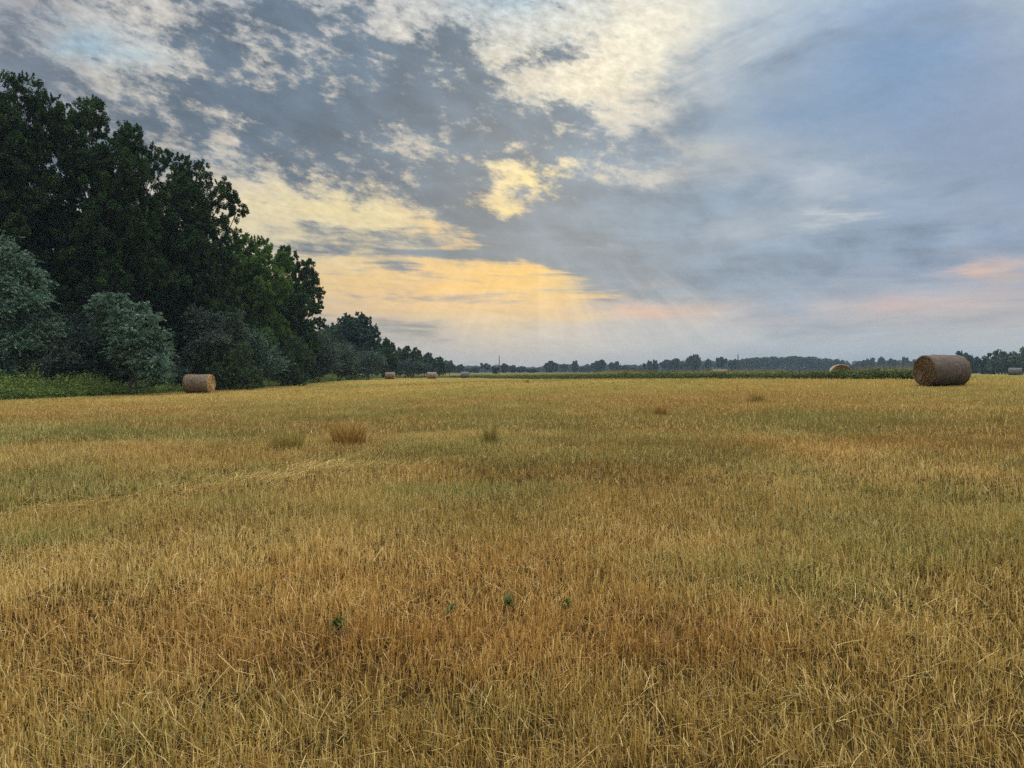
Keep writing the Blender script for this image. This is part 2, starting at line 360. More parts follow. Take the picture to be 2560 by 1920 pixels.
def straw_colour(N, rnd):
    """field colour from the patch attributes: g green, b brown, rnd per stem"""
    g = attr(N, 'g'); b = attr(N, 'b')
    gold = N.ramp(rnd, [(0., (.14,.085,.022)), (.35, (.40,.262,.060)), (.7, (.64,.460,.135)), (1., (.88,.70,.30))]).outputs[0]
    brown = N.ramp(rnd, [(0., (.11,.048,.013)), (.4, (.33,.160,.036)), (.75, (.56,.305,.072)), (1., (.82,.55,.19))]).outputs[0]
    green = N.ramp(rnd, [(0., (.075,.090,.020)), (.5, (.26,.285,.068)), (1., (.52,.50,.18))]).outputs[0]
    c = N.mix(b, gold, brown); return N.mix(g, c, green)
def straw_mat():
    m, N = new_mat('straw'); leafy(N, straw_colour(N, attr(N, 'rnd')), .3, .4, .03); return m
M_STRAW = straw_mat()
def ground_mat():
    m, N = new_mat('field_ground'); t = N.n.new('ShaderNodeTexCoord').outputs['Object']
    x, y, z = N.sep(t)
    f1 = N.noise(t, 14., 5, .7); f2 = N.noise(t, 2.2, 4, .6)
    mp = N.n.new('ShaderNodeMapping'); N.l.new(t, mp.inputs[0]); mp.inputs['Scale'].default_value = (1.6, .25, 1)
    f3 = N.noise(mp.outputs[0], 1.2, 5, .65)
    rnd = N.math('ADD', N.math('MULTIPLY', f1, .45), N.math('MULTIPLY', f3, .5), clamp=True)
    veg = straw_colour(N, rnd)
    soil = N.ramp(f1, [(.3, (.006,.004,.002)), (.7, (.038,.023,.010))]).outputs[0]
    dist = N.math('SQRT', N.math('ADD', N.math('MULTIPLY', x, x), N.math('MULTIPLY', y, y)))
    # beyond the standing stubble that is modelled stem by stem, the sheet itself is the stubble seen edge on
    c = N.mix(N.mapr(dist, 8., 55., .04, .62), soil, veg)
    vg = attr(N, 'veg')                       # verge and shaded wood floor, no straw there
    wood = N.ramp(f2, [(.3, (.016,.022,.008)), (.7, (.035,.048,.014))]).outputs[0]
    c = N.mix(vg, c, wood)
    plain = N.ramp(N.noise(t, .02, 4, .6), [(.35, (.07,.085,.03)), (.65, (.15,.14,.055))]).outputs[0]
    c = N.mix(N.mapr(dist, 190., 330.), c, plain)
    d = N.n.new('ShaderNodeBsdfDiffuse'); N.put(d.inputs[0], c)
    b = N.n.new('ShaderNodeBump'); b.inputs['Strength'].default_value = .7; b.inputs['Distance'].default_value = .08
    N.l.new(f1, b.inputs['Height']); N.l.new(b.outputs[0], d.inputs['Normal'])
    o = N.n.new('ShaderNodeOutputMaterial'); N.l.new(d.outputs[0], o.inputs[0]); return m
M_GROUND = ground_mat()

# ------------------------------------------------------------------ the field
# edge of the wood on the left: X as a function of Y
EY = np.array([-60, 0, 20, 38, 50, 62, 75, 100, 135, 180, 240, 400.]); EX = np.array([-40, -33, -29, -26.6, -24.4, -22.6, -22.8, -25, -27.5, -31, -32, -40.])
def edge(Y): return np.interp(Y, EY, EX)
# centre line of the weed strip on the right: points along it
STR = np.array([at(px, 948, Y)[:2] for px, Y in [(2285,38),(2100,41),(1900,46),(1700,54),(1500,68),(1400,80),(1300,115),(1200,165),(1120,180),(1000,186),(880,190)]])
def strip_pt(t):
    s = np.linspace(0, len(STR) - 1, len(STR)); d = np.append(0, np.cumsum(np.hypot(*np.diff(STR, axis=0).T)))
    return np.interp(t * d[-1], d, STR[:, 0]), np.interp(t * d[-1], d, STR[:, 1]), d[-1]
def strip_side(X, Y):
    """metres behind (+) or before (-) the strip line, nearest segment"""
    best = np.full(np.shape(X), 1e9); sgn = np.zeros(np.shape(X))
    for (ax, ay), (bx, by) in zip(STR[:-1], STR[1:]):
        L = math.hypot(bx - ax, by - ay); ux, uy = (bx - ax) / L, (by - ay) / L
        t = np.clip((X - ax) * ux + (Y - ay) * uy, 0, L); d = np.hypot(X - ax - t * ux, Y - ay - t * uy)
        sd = np.where((X - ax) * (-uy) + (Y - ay) * ux < 0, 1., -1.)
        m = d < best; best = np.where(m, d, best); sgn = np.where(m, sd, sgn)
    return best * sgn
# patches of colour that grow in the field: px, py -> metres
def gp(px, py): Y = CH * F / (py - HY); return (px - 1280) / F * Y, Y
PATCH = []
for px, py, rx, ry, kind, w in [
    (270,1085,3.0,2.0,'g',.85), (560,1095,2.6,1.5,'g',.6), (840,1050,5,2.5,'g',.45), (1120,1030,5,2.5,'g',.5), (1150,1245,1.1,.5,'g',.75), (600,1270,.9,.45,'g',.55),
    (160,1350,.55,.35,'g',.8), (1750,1420,1.15,.55,'g',.85), (2000,1480,.8,.45,'g',.7), (2420,1400,.8,.5,'g',.5), (1950,1060,6,2.2,'g',.4), (1500,1050,4,1.4,'g',.35),
    (1250,1800,.35,.16,'g',.7), (260,1880,.35,.14,'g',.7), (640,1830,.3,.12,'g',.4), (2450,1700,.4,.3,'g',.4), (1600,1700,.3,.15,'g',.35), (2200,1270,2,.8,'g',.4),(750,1170,2,.8,'g',.35),
    (1350,1420,1.8,1.1,'b',.6), (1250,1620,1.3,.6,'b',.55), (700,1650,1.2,.5,'b',.6), (1700,1620,1.,.5,'b',.6), (1900,1250,4,1.6,'b',.6), (2300,1130,5,2,'b',.55), (700,1055,4,1.2,'b',.5), (1500,1020,8,3,'b',.35), (100,1560,.9,.6,'b',.5), (900,1620,1.,.5,'b',.6),
    (1400,1180,3,1.2,'b',.5), (350,1040,5,3,'b',.4), (2000,1120,4,1.,'b',.5), (1200,1500,1.5,.8,'b',.4), (1780,990,8,4,'b',.4)]:
    X, Y = gp(px, py); PATCH.append((X, Y, rx, ry, kind, w))
def patches(X, Y):
    wx = X + 1.2 * (fbm(X * .5, Y * .5, 3, 31) - .5) * np.clip(Y / 12, .2, 3); wy = Y + 1.2 * (fbm(X * .5, Y * .5, 3, 37) - .5) * np.clip(Y / 12, .2, 3)
    big = fbm(X * .10, Y * .075, 4, 1); mid = fbm(X * .55, Y * .40, 4, 9); sm = fbm(X * 2.2, Y * 1.6, 3, 13)
    g = np.clip((fbm(X * .16, Y * .12, 3, 21) * .55 + fbm(X * .8, Y * .6, 3, 23) * .45 - .44) * 2.6, 0, .5)
    b = np.clip((big * .45 + mid * .35 + sm * .2 - .44) * 3.6, 0, .7)
    for px, py, rx, ry, kind, w in PATCH:
        k = np.exp(-((wx - px) / rx) ** 2 - ((wy - py) / ry) ** 2) * w
        if kind == 'g': g = g + (1 - g) * k * .8
        else: b = b + (1 - b) * k; g = g * (1 - .5 * k)
    # the far part of the field is paler and yellower, thin green at the right behind the bale
    b = b * np.interp(Y, [0, 25, 60, 120], [1, .85, .45, .3]); g = g * np.interp(Y, [0, 4, 9, 14, 40, 90], [.45, .55, 1, .9, .8, .8]) + np.interp(Y, [0, 20, 60], [0, .0, .14])
    side = np.clip((X - 19) / 4, 0, 1) * np.clip((Y - 38) / 10, 0, 1); g = np.maximum(g, side * .55)
    near = np.clip((X - edge(Y)) / 3.0, 0, 1); g = np.maximum(g, (1 - near) * .5)
    return g, b, sm, mid

def ground():
    nr, na = 330, 288
    r = np.concatenate([np.linspace(0, 2, 12), np.geomspace(2.1, 1500, nr - 12)]); a = np.linspace(0, 2 * pi, na, endpoint=False)
    RR, AA = np.meshgrid(r, a, indexing='ij'); X = RR * np.sin(AA); Y = RR * np.cos(AA); Z = hgt(X, Y)
    V = np.stack([X, Y, Z], -1).reshape(-1, 3)
    i, j = np.meshgrid(np.arange(nr - 1), np.arange(na), indexing='ij'); j2 = (j + 1) % na
    Fc = np.stack([i * na + j, i * na + j2, (i + 1) * na + j2, (i + 1) * na + j], -1).reshape(-1, 4)[:, ::-1]
    Xf, Yf = X.ravel(), Y.ravel(); g, b, sm, mid = patches(Xf, Yf)
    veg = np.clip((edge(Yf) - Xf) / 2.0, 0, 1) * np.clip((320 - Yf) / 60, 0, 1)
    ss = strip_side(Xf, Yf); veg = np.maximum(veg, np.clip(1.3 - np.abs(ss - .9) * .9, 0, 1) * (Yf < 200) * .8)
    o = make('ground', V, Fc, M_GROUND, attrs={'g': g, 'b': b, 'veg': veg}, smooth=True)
    return tag(o, kind='structure')
ground()

def ribbons(P, heading, lean, height, width, curl, taper, segs=2, face=None):
    """flat stems: base P (n,3), bending towards heading; returns verts, faces, verts per stem"""
    n = len(P); face = R.uniform(0, pi, n) if face is None else face
    wx, wy = np.cos(face) * width / 2, np.sin(face) * width / 2
    V = np.zeros((n, (segs + 1) * 2, 3))
    x = np.zeros(n); z = np.zeros(n); ang = lean.copy()
    for k in range(segs + 1):
        t = k / segs; w = 1 - taper * t
        V[:, 2 * k, 0] = P[:, 0] + np.cos(heading) * x - wx * w; V[:, 2 * k + 1, 0] = P[:, 0] + np.cos(heading) * x + wx * w
        V[:, 2 * k, 1] = P[:, 1] + np.sin(heading) * x - wy * w; V[:, 2 * k + 1, 1] = P[:, 1] + np.sin(heading) * x + wy * w
        V[:, 2 * k, 2] = V[:, 2 * k + 1, 2] = P[:, 2] + z
        x = x + np.sin(ang) * height / segs; z = z + np.cos(ang) * height / segs; ang = ang + curl / segs
    base = (np.arange(n) * (segs + 1) * 2)[:, None, None]
    f = np.array([[2 * k, 2 * k + 1, 2 * k + 3, 2 * k + 2] for k in range(segs)])[None]
    return V.reshape(-1, 3), (base + f).reshape(-1, 4), (segs + 1) * 2

def stubble(name, zones, label, cat):
    VV, FF, G, B, RN = [], [], [], [], []; off = 0
    for (d0, d1, rho, wmul, segs) in zones:
        # the whole near field out to well beyond what one standpoint sees; thinner off to the sides
        xm = .80 * d1 + 4.5; ylo = -1.5 if d0 < 3 else 0.; n = int(rho * 2 * xm * (d1 - ylo)); X = R.uniform(-xm, xm, n); Y = R.uniform(ylo, d1, n); d = np.hypot(X, Y)
        out = np.abs(X) > .74 * Y + .5
        ok = (d < d1) & (d >= d0) & (np.abs(X) < .80 * np.maximum(Y, 0) + 4.5) & (~out | (R.uniform(0, 1, n) < .4)); X, Y, out = X[ok], Y[ok], out[ok]; n = len(X)
        wside = np.where(out, 1.6, 1.)
        g, b, sm, mid = patches(X, Y); b = np.maximum(b, .5 * np.exp(-(Y / 4.5) ** 2) * np.clip(mid * 2, 0, 1))
        ss = strip_side(X, Y)
        clump = fbm(X * 5, Y * 5, 2, 41) * .6 + fbm(X * 1.2, Y * 1.2, 2, 43) * .4
        keep = (X > edge(Y) - .5 + R.normal(0, .5, n)) & ~((ss > .2) & (ss < 2.2) & (Y < 200)) & (R.uniform(0, 1, n) < np.clip((clump - .25) * 2.2, .45, 1))
        for bx, by, br in [(18.3, 31.6, 1.4), (-21.2, 50.2, 1.2)]:
            keep &= ~((np.abs(X - bx) < .75) & (np.abs(Y - by) < .45))
        X, Y, g, b, sm, mid, clump, wside = [q[keep] for q in (X, Y, g, b, sm, mid, clump, wside)]; n = len(X)
        Z = hgt(X, Y) - .005; P = np.stack([X, Y, Z], -1)
        ty = R.uniform(0, 1, n); green = R.uniform(0, 1, n) < g
        grass = (ty > .60 - .35 * g) & (ty < .74); fallen = ty >= .74
        hsc = (.65 + .8 * fbm(X * .9, Y * .9, 3, 51)) * (1 + .25 * g)
        H = np.where(fallen, R.uniform(.02, .15, n) , np.where(grass, R.uniform(.06, .17, n), R.uniform(.03, .105, n) * hsc))
        lean = np.where(fallen, R.uniform(.9, 1.55, n), np.where(grass, R.uniform(.05, .7, n), np.abs(R.normal(0, .24, n))))
        curl = np.where(fallen, R.uniform(-.1, .5, n), np.where(grass, R.uniform(.2, 1.4, n), R.normal(0, .12, n)))
        wid = np.where(grass, .0024, np.where(fallen, .0029, .0038)) * R.uniform(.7, 1.35, n) * wmul * wside
        P[:, 2] += np.where(fallen, R.uniform(0, 1, n) ** 2 * .06, 0)
        tap = np.where(grass, .75, .15)
        hd = R.uniform(0, 2 * pi, n)
        hd = np.where(grass, hd * .5 + 4 * fbm(X * .8, Y * .8, 2, 61), hd)
        V, Fc, k = ribbons(P, hd, lean, H, wid, curl, 0., segs)
        # taper for blades of grass: pull the last pair together
        Vr = V.reshape(n, k, 3); c = (Vr[:, -2] + Vr[:, -1]) / 2; Vr[:, -2] += (c - Vr[:, -2]) * tap[:, None]; Vr[:, -1] += (c - Vr[:, -1]) * tap[:, None]
        rnd = np.clip(R.normal(.52, .28, n) + (mid - .5) * .7 - fallen * .04 - .14 * np.clip((Y - 18) / 40, 0, 1), 0, 1)  # far stems coloured darker in place of the self-shadow they lack
        VV.append(Vr.reshape(-1, 3)); FF.append(Fc + off); off += n * k
        G.append(np.repeat(np.where(green, np.clip(g + .35, 0, 1), g * .35), k)); B.append(np.repeat(np.clip(b + R.normal(0, .18, n), 0, 1), k)); RN.append(np.repeat(rnd, k))
    o = make(name, np.concatenate(VV), np.concatenate(FF), M_STRAW, attrs={'g': np.concatenate(G), 'b': np.concatenate(B), 'rnd': np.concatenate(RN)})
    return tag(o, label, cat, kind='stuff')
stubble('stubble', [(0., 5, 8200, .85, 3), (5, 9, 5200, 1., 2), (9, 17, 1900, 1.3, 1), (17, 34, 330, 2.3, 1), (34, 70, 70, 4.2, 1), (70, 185, 7, 8., 1)],
        'golden and brown cut stubble covering the whole field', 'stubble')

# loose straw left in rows on the stubble
def straw_row(pts, n, width, lmin, lmax, label):
    pts = np.array([gp(*p) for p in pts]); d = np.append(0, np.cumsum(np.hypot(*np.diff(pts, axis=0).T)))
    t = R.uniform(0, d[-1], n * 3); t = t[R.uniform(0, 1, n * 3) < np.clip(vnoise(t * 1.7, t * 0, 73) * 1.6 - .35, .03, 1)][:n]; n = len(t); X = np.interp(t, d, pts[:, 0]); Y = np.interp(t, d, pts[:, 1])
    ang = math.atan2(pts[-1, 1] - pts[0, 1], pts[-1, 0] - pts[0, 0])
    wv = width * (.35 + 1.3 * vnoise(t * .9, t * 0, 71)); q = R.normal(0, 1, n) * wv
    X = X - math.sin(ang) * q; Y = Y + math.cos(ang) * q
    P = np.stack([X, Y, hgt(X, Y) + R.uniform(.02, .08, n)], -1)
    V, Fc, k = ribbons(P, ang + R.normal(0, .6, n) + pi * (R.uniform(0, 1, n) > .5), R.uniform(1.3, 1.66, n), R.uniform(lmin, lmax, n), np.full(n, .0045) * R.uniform(.7, 1.4, n), R.uniform(-.15, .35, n), .2, 3, face=np.full(n, ang + pi / 2) + R.normal(0, .3, n))
    o = make('loose_straw', V, Fc, M_STRAW, attrs={'g': np.zeros(len(V)), 'b': np.full(len(V), .35), 'rnd': np.repeat(np.clip(R.normal(.56, .3, n), 0, 1), k)})
    return tag(o, label, 'loose straw', 'rows of loose straw left on the stubble', 'stuff')
straw_row([(570,1222),(700,1200),(800,1178),(860,1160)], 1300, .5, .12, .42, 'thick pale heap of loose straw lying on the stubble, left of the centre of the field')
straw_row([(840,1160),(900,1148),(960,1138)], 90, .35, .25, .6, 'thin scatter of straw trailing off the far end of the thick heap')
straw_row([(30,1305),(150,1283),(280,1262),(400,1248)], 120, .26, .25, .55, 'thin row of loose straw near the left edge of the field')
straw_row([(400,1248),(500,1232),(570,1222)], 50, .25, .25, .5, 'sparse straws between the thin left row and the thick heap')
straw_row([(1590,1300),(1680,1280),(1760,1262)], 22, .09, .15, .35, 'few long pale straws lying in brown stubble right of the centre')

# standing clumps of tall dry grass and weeds in the field
def clump(px, py, wpx, hpx, n, tone, label, name='grass_clump', spread=1., green=0.):
    X0, Y0 = gp(px, py)
    for _ in range(6):
        Y0 = (CH - h1(X0, Y0)) * F / (py - HY); X0 = (px - 1280) / F * Y0
    rw = wpx / 2 / F * Y0; hh = hpx / F * Y0
    q = R.normal(0, .5, (n, 2)); X = X0 + q[:, 0] * rw * .9; Y = Y0 + q[:, 1] * rw * .6
    fall = np.exp(-(q ** 2).sum(1) * .7)
    P = np.stack([X - X0, Y - Y0, hgt(X, Y) - h1(X0, Y0) - .02], -1)
    hd = np.arctan2(q[:, 1], q[:, 0]) + R.normal(0, .7, n)
    V, Fc, k = ribbons(P, hd, np.abs(R.normal(.18, .15, n)), hh * R.uniform(.45, 1.15, n) * (.5 + .5 * fall), np.full(n, .45 / F * 2.5 * Y0), R.uniform(0, .8, n) * spread, .6, 3)
    o = make(name, V, Fc, M_STRAW, attrs={'g': np.full(len(V), green), 'b': np.repeat(np.clip(R.normal(tone, .2, n), 0, 1), k), 'rnd': np.repeat(np.clip(R.normal(.40, .24, n), 0, 1), k)})
    o.location = (X0, Y0, h1(X0, Y0))
    return tag(o, label, 'grass clump', 'clumps of tall dry grass standing in the stubble')
clump(872,1112,110,66,900,.6,'broad orange brown clump of tall grass beyond the thick straw heap')
clump(722,1124,95,66,520,.35,'sparse greyish clump of thin tall grass left of the broad orange brown clump', green=.4)
clump(1224,1108,36,62,260,.4,'narrow olive clump of grass, tallest and slimmest in the middle of the field', green=.5)
clump(1890,1008,54,28,300,.5,'dark low tuft of grass right of the small golden brown tuft', green=.3)
clump(1653,1036,38,30,260,.6,'small golden brown tuft of grass far out, right of the centre')
clump(2480,1055,70,30,220,.3,'low olive tuft of grass near the right edge, in front of the large bale', green=.4)
clump(1947,952,22,9,60,.5,'tiny brown tuft just in front of the green weed strip', green=.1)
clump(1318,968,14,12,40,.4,'tiny dark tuft far out, before the weed strip in the middle', green=.4)

# low green weeds growing between the stubble close by
def rosette(px, py, r, label):
    X0, Y0 = gp(px, py); n = 26; a = R.uniform(0, 2 * pi, n); 
    P = np.stack([R.normal(0, .012, n), R.normal(0, .012, n), R.uniform(.03, .09, n)], -1)
    V, Fc, k = ribbons(P, a, R.uniform(.5, 1.2, n), R.uniform(.5, 1.1, n) * r, np.full(n, r * .32), R.uniform(.2, .9, n), .5, 3, face=a + pi / 2)
    o = make('green_weed', V, Fc, M_WEED, attrs={'tint': np.repeat(R.uniform(.5, 1, n), k)})
    o.location = (X0, Y0, h1(X0, Y0)); return tag(o, label, 'weed', 'small green weeds in the near stubble')
rosette(1128,1552,.05,'small pale green weed in the near stubble, left of two others in the same row')
rosette(1272,1536,.05,'small green weed in the near stubble, between two others in the same row')
rosette(1414,1542,.045,'small green weed in the near stubble, right end of the row of three')
rosette(845,1590,.06,'low grey green weed in the near stubble, left of the row of three weeds')

# ------------------------------------------------------------------ leaves, limbs, trees
def leaf_cards(C, N, size, aspect, T=None, fold=False):
    """diamond leaves at C with long axis T (or random) and width axis from N"""
    n = len(C)
    if T is None: T = R.normal(0, 1, (n, 3))
    T = T / np.linalg.norm(T, axis=1, keepdims=True)
    B = np.cross(T, N); B /= np.linalg.norm(B, axis=1, keepdims=True) + 1e-9
    s = np.asarray(size).reshape(-1, 1) * np.ones((n, 1)); L = T * s / 2; Wd = B * s * aspect / 2
    V = np.stack([C - L, C + Wd - L * .15, C + L, C - Wd - L * .15], 1).reshape(-1, 3)
    return V, np.arange(n * 4).reshape(-1, 4)
def tubes(segs, sides=6):
    """segs: list of (points (m,3), radii (m,)) -> one mesh of tapered limbs"""
    VV, FF = [], []; off = 0
    for pts, rad in segs:
        pts = np.asarray(pts, float); m = len(pts); d = np.gradient(pts, axis=0); d /= np.linalg.norm(d, axis=1, keepdims=True) + 1e-9
        ref = np.array([0.31, .95, .05]); u = np.cross(d, ref); u /= np.linalg.norm(u, axis=1, keepdims=True) + 1e-9; v = np.cross(d, u)
        a = np.linspace(0, 2 * pi, sides, endpoint=False)
        ring = pts[:, None] + (u[:, None] * np.cos(a)[None, :, None] + v[:, None] * np.sin(a)[None, :, None]) * np.asarray(rad)[:, None, None]
        VV.append(ring.reshape(-1, 3)); i, j = np.meshgrid(np.arange(m - 1), np.arange(sides), indexing='ij'); j2 = (j + 1) % sides
        FF.append(np.stack([i * sides + j, i * sides + j2, (i + 1) * sides + j2, (i + 1) * sides + j], -1).reshape(-1, 4) + off); off += m * sides
    return np.concatenate(VV), np.concatenate(FF)
def limb(a, b, r0, r1, bow=.12, m=6):
    a = np.array(a, float); b = np.array(b, float); t = np.linspace(0, 1, m)[:, None]
    L = np.linalg.norm(b - a); p = a + (b - a) * t; p[:, 2] -= (np.sin(t[:, 0] * pi) * bow * L) * .6
    p[1:-1] += R.normal(0, .02 * L, (m - 2, 3)); return p, r0 + (r1 - r0) * t[:, 0]

def tree(name, base, lobes, mat, leaf=.15, dens=75, mode='broad', trunk_r=.3, trunks=1, aspect=.75, tint=(.15, .75), up=.6, keep=1., cat='tree', label=None, group=None, tipmul=1.):
    """lobes: (x, y, z, r) relative to base"""
    t = empty(name, base); tag(t, label, cat, group)
    L = np.array(lobes, float); CC, TT, TI = [], [], []
    ctr = np.average(L[:, :3], axis=0, weights=L[:, 3]); top = L[:, 2].max()
    segs = []
    tp = []
    for k in range(trunks):
        bx = 0 if trunks == 1 else R.normal(0, .25); hx = ctr[0] * .8 + (0 if trunks == 1 else R.normal(0, .8)); 
        p, r = limb((bx, 0, -.15), (hx, ctr[1] * .8, top * .8), trunk_r, trunk_r * .18, 0., 10); p[:, 0] += .15 * np.sin(np.linspace(0, 5, 10) + k)
        segs.append((p, r)); tp.append(p)
    for (x, y, z, r) in L:
        p = tp[random.randrange(trunks)]; j = np.clip(np.searchsorted(p[:, 2], z * .62 - r * .3), 1, 8)
        segs.append(limb(p[j], (x, y, z), trunk_r * .34 * (1 - j / 14), .03, .10))
        for q in range(5):
            a = R.normal(0, 1, 3); a[2] = abs(a[2]) * .8 + .2; a /= np.linalg.norm(a)
            segs.append(limb((x * .9 + p[j][0] * .1, y, z - r * .25), np.array((x, y, z)) + a * r * 1.0, .035, .01, .04, 4))
    if mode != 'broad':
        add = []
        for (x, y, z, r) in L:
            o_ = sorted(L, key=lambda q: (q[0] - x) ** 2 + (q[1] - y) ** 2 + (q[2] - z) ** 2)[1:3]
            for q in o_: add.append(((x + q[0]) / 2 + R.normal(0, .15), (y + q[1]) / 2, (z + q[2]) / 2 - .05, (r + q[3]) * .42))
        L = np.vstack([L, add])
    for (x, y, z, r) in L:
        c0 = np.array((x, y, z))
        if mode == 'broad':
            nc = int(26 + 16 * min(r, 2.2))
            for q in range(nc):
                a = R.normal(0, 1, 3); a /= np.linalg.norm(a); rr = r * R.uniform(.45, 1.0) * (1 + .25 * max(a[2], 0) * up)
                cc = c0 + a * rr * np.array((1, 1, 1.05)); cr = r * R.uniform(.12, .27)
                n = int(dens * keep * 4.2 * cr ** 2 * 3.2 + 12)
                d = R.normal(0, 1, (n, 3)); d /= np.linalg.norm(d, axis=1, keepdims=True); rad = cr * R.uniform(0, 1, (n, 1)) ** .45
                pts = cc + d * rad * np.array((.9, .9, 1.25 if a[2] > 0 else 1.0)); 
                CC.append(pts); tt = R.uniform(*tint); TI.append(np.clip(tt + R.normal(0, .16, n), 0, 1)); TT.append(None)
            # upward pointing leader shoots
            for q in range(int(8 * up + 1)):
                a = R.uniform(0, 2 * pi); rr = r * R.uniform(0, .7); s0 = c0 + np.array((math.cos(a) * rr, math.sin(a) * rr, r * R.uniform(.6, .85))); ln = r * R.uniform(.18, .42) * tipmul
                n = int(dens * keep * ln * .9 + 8); tq = R.uniform(0, 1, (n, 1)); dirv = np.array((R.normal(0, .25), R.normal(0, .25), 1.)) * ln
                pts = s0 + dirv * tq + R.normal(0, 1, (n, 3)) * .11 * (1.2 - tq) * max(.5, r * .5); CC.append(pts); TT.append(None)
                TI.append(np.clip(R.uniform(*tint) + .1 + R.normal(0, .15, n), 0, 1))
        else:      # sprays: arching twigs set with narrow leaves
            ns = int(dens * r * r * 1.0 + 10)
            for q in range(ns):
                a = R.normal(0, 1, 3); a[2] = abs(a[2]) * .5 + R.uniform(-.5, .5); a /= np.linalg.norm(a)
                s0 = c0 + a * r * R.uniform(.0, .9); ln = r * R.uniform(.3, 1.25) * (1 if a[2] < .5 else tipmul); nl = 22
                dirv = a * .8 + np.array((0, 0, .35)); dirv /= np.linalg.norm(dirv)
                tq = np.linspace(0.05, 1, nl)[:, None]; pts = s0 + dirv * ln * tq + np.array((0, 0, -1)) * ln * .55 * tq ** 2 * (1 if mode == 'droop' else .35)
                pts = pts + R.normal(0, .02, pts.shape)
                side = R.normal(0, 1, (nl, 3)); tv = dirv * 1.0 + side * .8
                CC.append(pts); TT.append(tv); TI.append(np.clip(R.uniform(*tint) + R.normal(0, .16, nl), 0, 1))
    C = np.concatenate(CC); TI = np.concatenate(TI); n = len(C)
    if mode == 'broad':
        Nn = R.normal(0, 1, (n, 3)); Nn[:, 2] += .4; T = R.normal(0, 1, (n, 3)); T[:, 2] -= .4
    else: T = np.concatenate(TT); Nn = R.normal(0, 1, (n, 3))
    gz = C[:, 2] > .03; C, TI, Nn, T = C[gz], TI[gz], Nn[gz], T[gz]; n = len(C)
    V, Fc = leaf_cards(C, Nn, leaf * R.uniform(.65, 1.3, n), aspect, T)
    make('crown', V, Fc, mat, t, {'tint': np.repeat(TI, 4)})
    V, Fc = tubes(segs, 6); make('trunk', V, Fc, M_BARK, t, smooth=True)
    return t

def hero(name, bpx, Y, plist, mat, depth=.55, extra=1, **kw):
    """a tree whose crown masses are given where they show in the photograph, at the tree's own distance"""
    X0 = (bpx - 1280) / F * Y; Z0 = h1(X0, Y); lob = []
    for (px, py, rp) in plist:
        X, _, Z = at(px, py, Y); r = rp / F * Y
        lob.append((X - X0, R.uniform(-1, 1) * depth * 1.6, Z - Z0, r))
    for k in range(extra):
        for (px, py, rp) in plist:
            X, _, Z = at(px, py, Y); r = rp / F * Y
            lob.append(((X - X0) * .75 + R.normal(0, .3), (depth * 3.2) * (1 if (k + int(px)) % 2 else -.9) * R.uniform(.5, 1.), (Z - Z0) * R.uniform(.80, .93), r * R.uniform(.8, 1.05)))
    return tree(name, (X0, Y, Z0), lob, mat, **kw)

PG = 'tall poplars of the wood edge on the left'
hero('poplar_tree', 20, 50, [(45,225,44),(92,258,38),(0,268,62),(-80,280,75),(62,330,62),(88,390,30),(40,430,50),(110,520,34),(-40,390,90),(15,480,70),(50,560,60),(-110,520,90),(-40,650,80),(45,660,60),(20,800,70),(-100,780,90)],
     M_POP, 1.0, 1, leaf=.125, dens=110, trunk_r=.42, up=1.1, tipmul=1.3, label='tallest dark poplar, cut off by the left edge of the photo', group=PG)
hero('poplar_tree', 230, 54, [(203,285,42),(160,305,42),(250,315,44),(298,345,42),(332,352,34),(378,402,36),(398,385,18),(230,380,62),(172,425,44),(150,395,30),(148,480,36),(130,560,42),(310,430,60),(365,480,48),(245,500,66),(320,550,72),(185,560,52),(220,630,72),(315,660,72),(150,660,50),(190,750,60),(280,770,60),(375,590,50),(370,700,50)],
     M_POP, 1.2, 1, leaf=.125, dens=110, trunk_r=.45, up=1.1, tipmul=1.3, label='dark poplar with a stepped crown, second from the left edge, behind the leaning silver shrub', group=PG)
hero('poplar_tree', 480, 62, [(474,440,34),(436,470,40),(512,455,34),(568,500,36),(588,522,26),(500,530,60),(420,545,50),(550,585,45),(465,625,68),(405,670,60),(530,685,64),(450,755,64),(520,800,60),(392,790,50),(570,655,40),(580,760,45),(470,870,50)],
     M_POP, 1.2, 1, leaf=.135, dens=100, trunk_r=.38, up=1.0, tipmul=1.2, label='dark poplar with a ragged arm reaching right, behind the bale beside the wood', group=PG)
hero('poplar_tree', 625, 74, [(618,628,32),(654,636,32),(690,655,30),(598,665,40),(655,705,50),(602,745,50),(650,795,52),(698,725,38),(590,825,48),(690,835,42),(640,870,40)],
     M_POPL, 1.2, 1, leaf=.18, trunk_r=.3, up=1.1, tipmul=1.2, keep=.8, tint=(.2,.8), label='lighter green poplar between the ragged dark one and the last of the row', group=PG)
hero('poplar_tree', 735, 84, [(722,648,27),(755,678,28),(738,715,42),(772,750,26),(795,732,14),(700,745,35),(722,785,46),(765,812,32),(700,850,48),(750,868,42),(785,775,16)],
     M_POP, 1.3, 1, leaf=.2, trunk_r=.3, up=1.0, keep=.7, tint=(.2,.85), label='dark poplar with a bumpy right side, last of the tall row', group=PG)
hero('round_tree', 890, 128, [(868,812,24),(900,808,26),(838,832,22),(928,834,22),(885,842,35),(922,862,28),(846,865,28),(882,888,35),(945,868,14),(815,830,16)],
     M_OAK, 1.5, 1, leaf=.32, trunk_r=.3, up=.5, dens=22, label='rounded dark green tree rising above the grey shrubs in the middle distance')

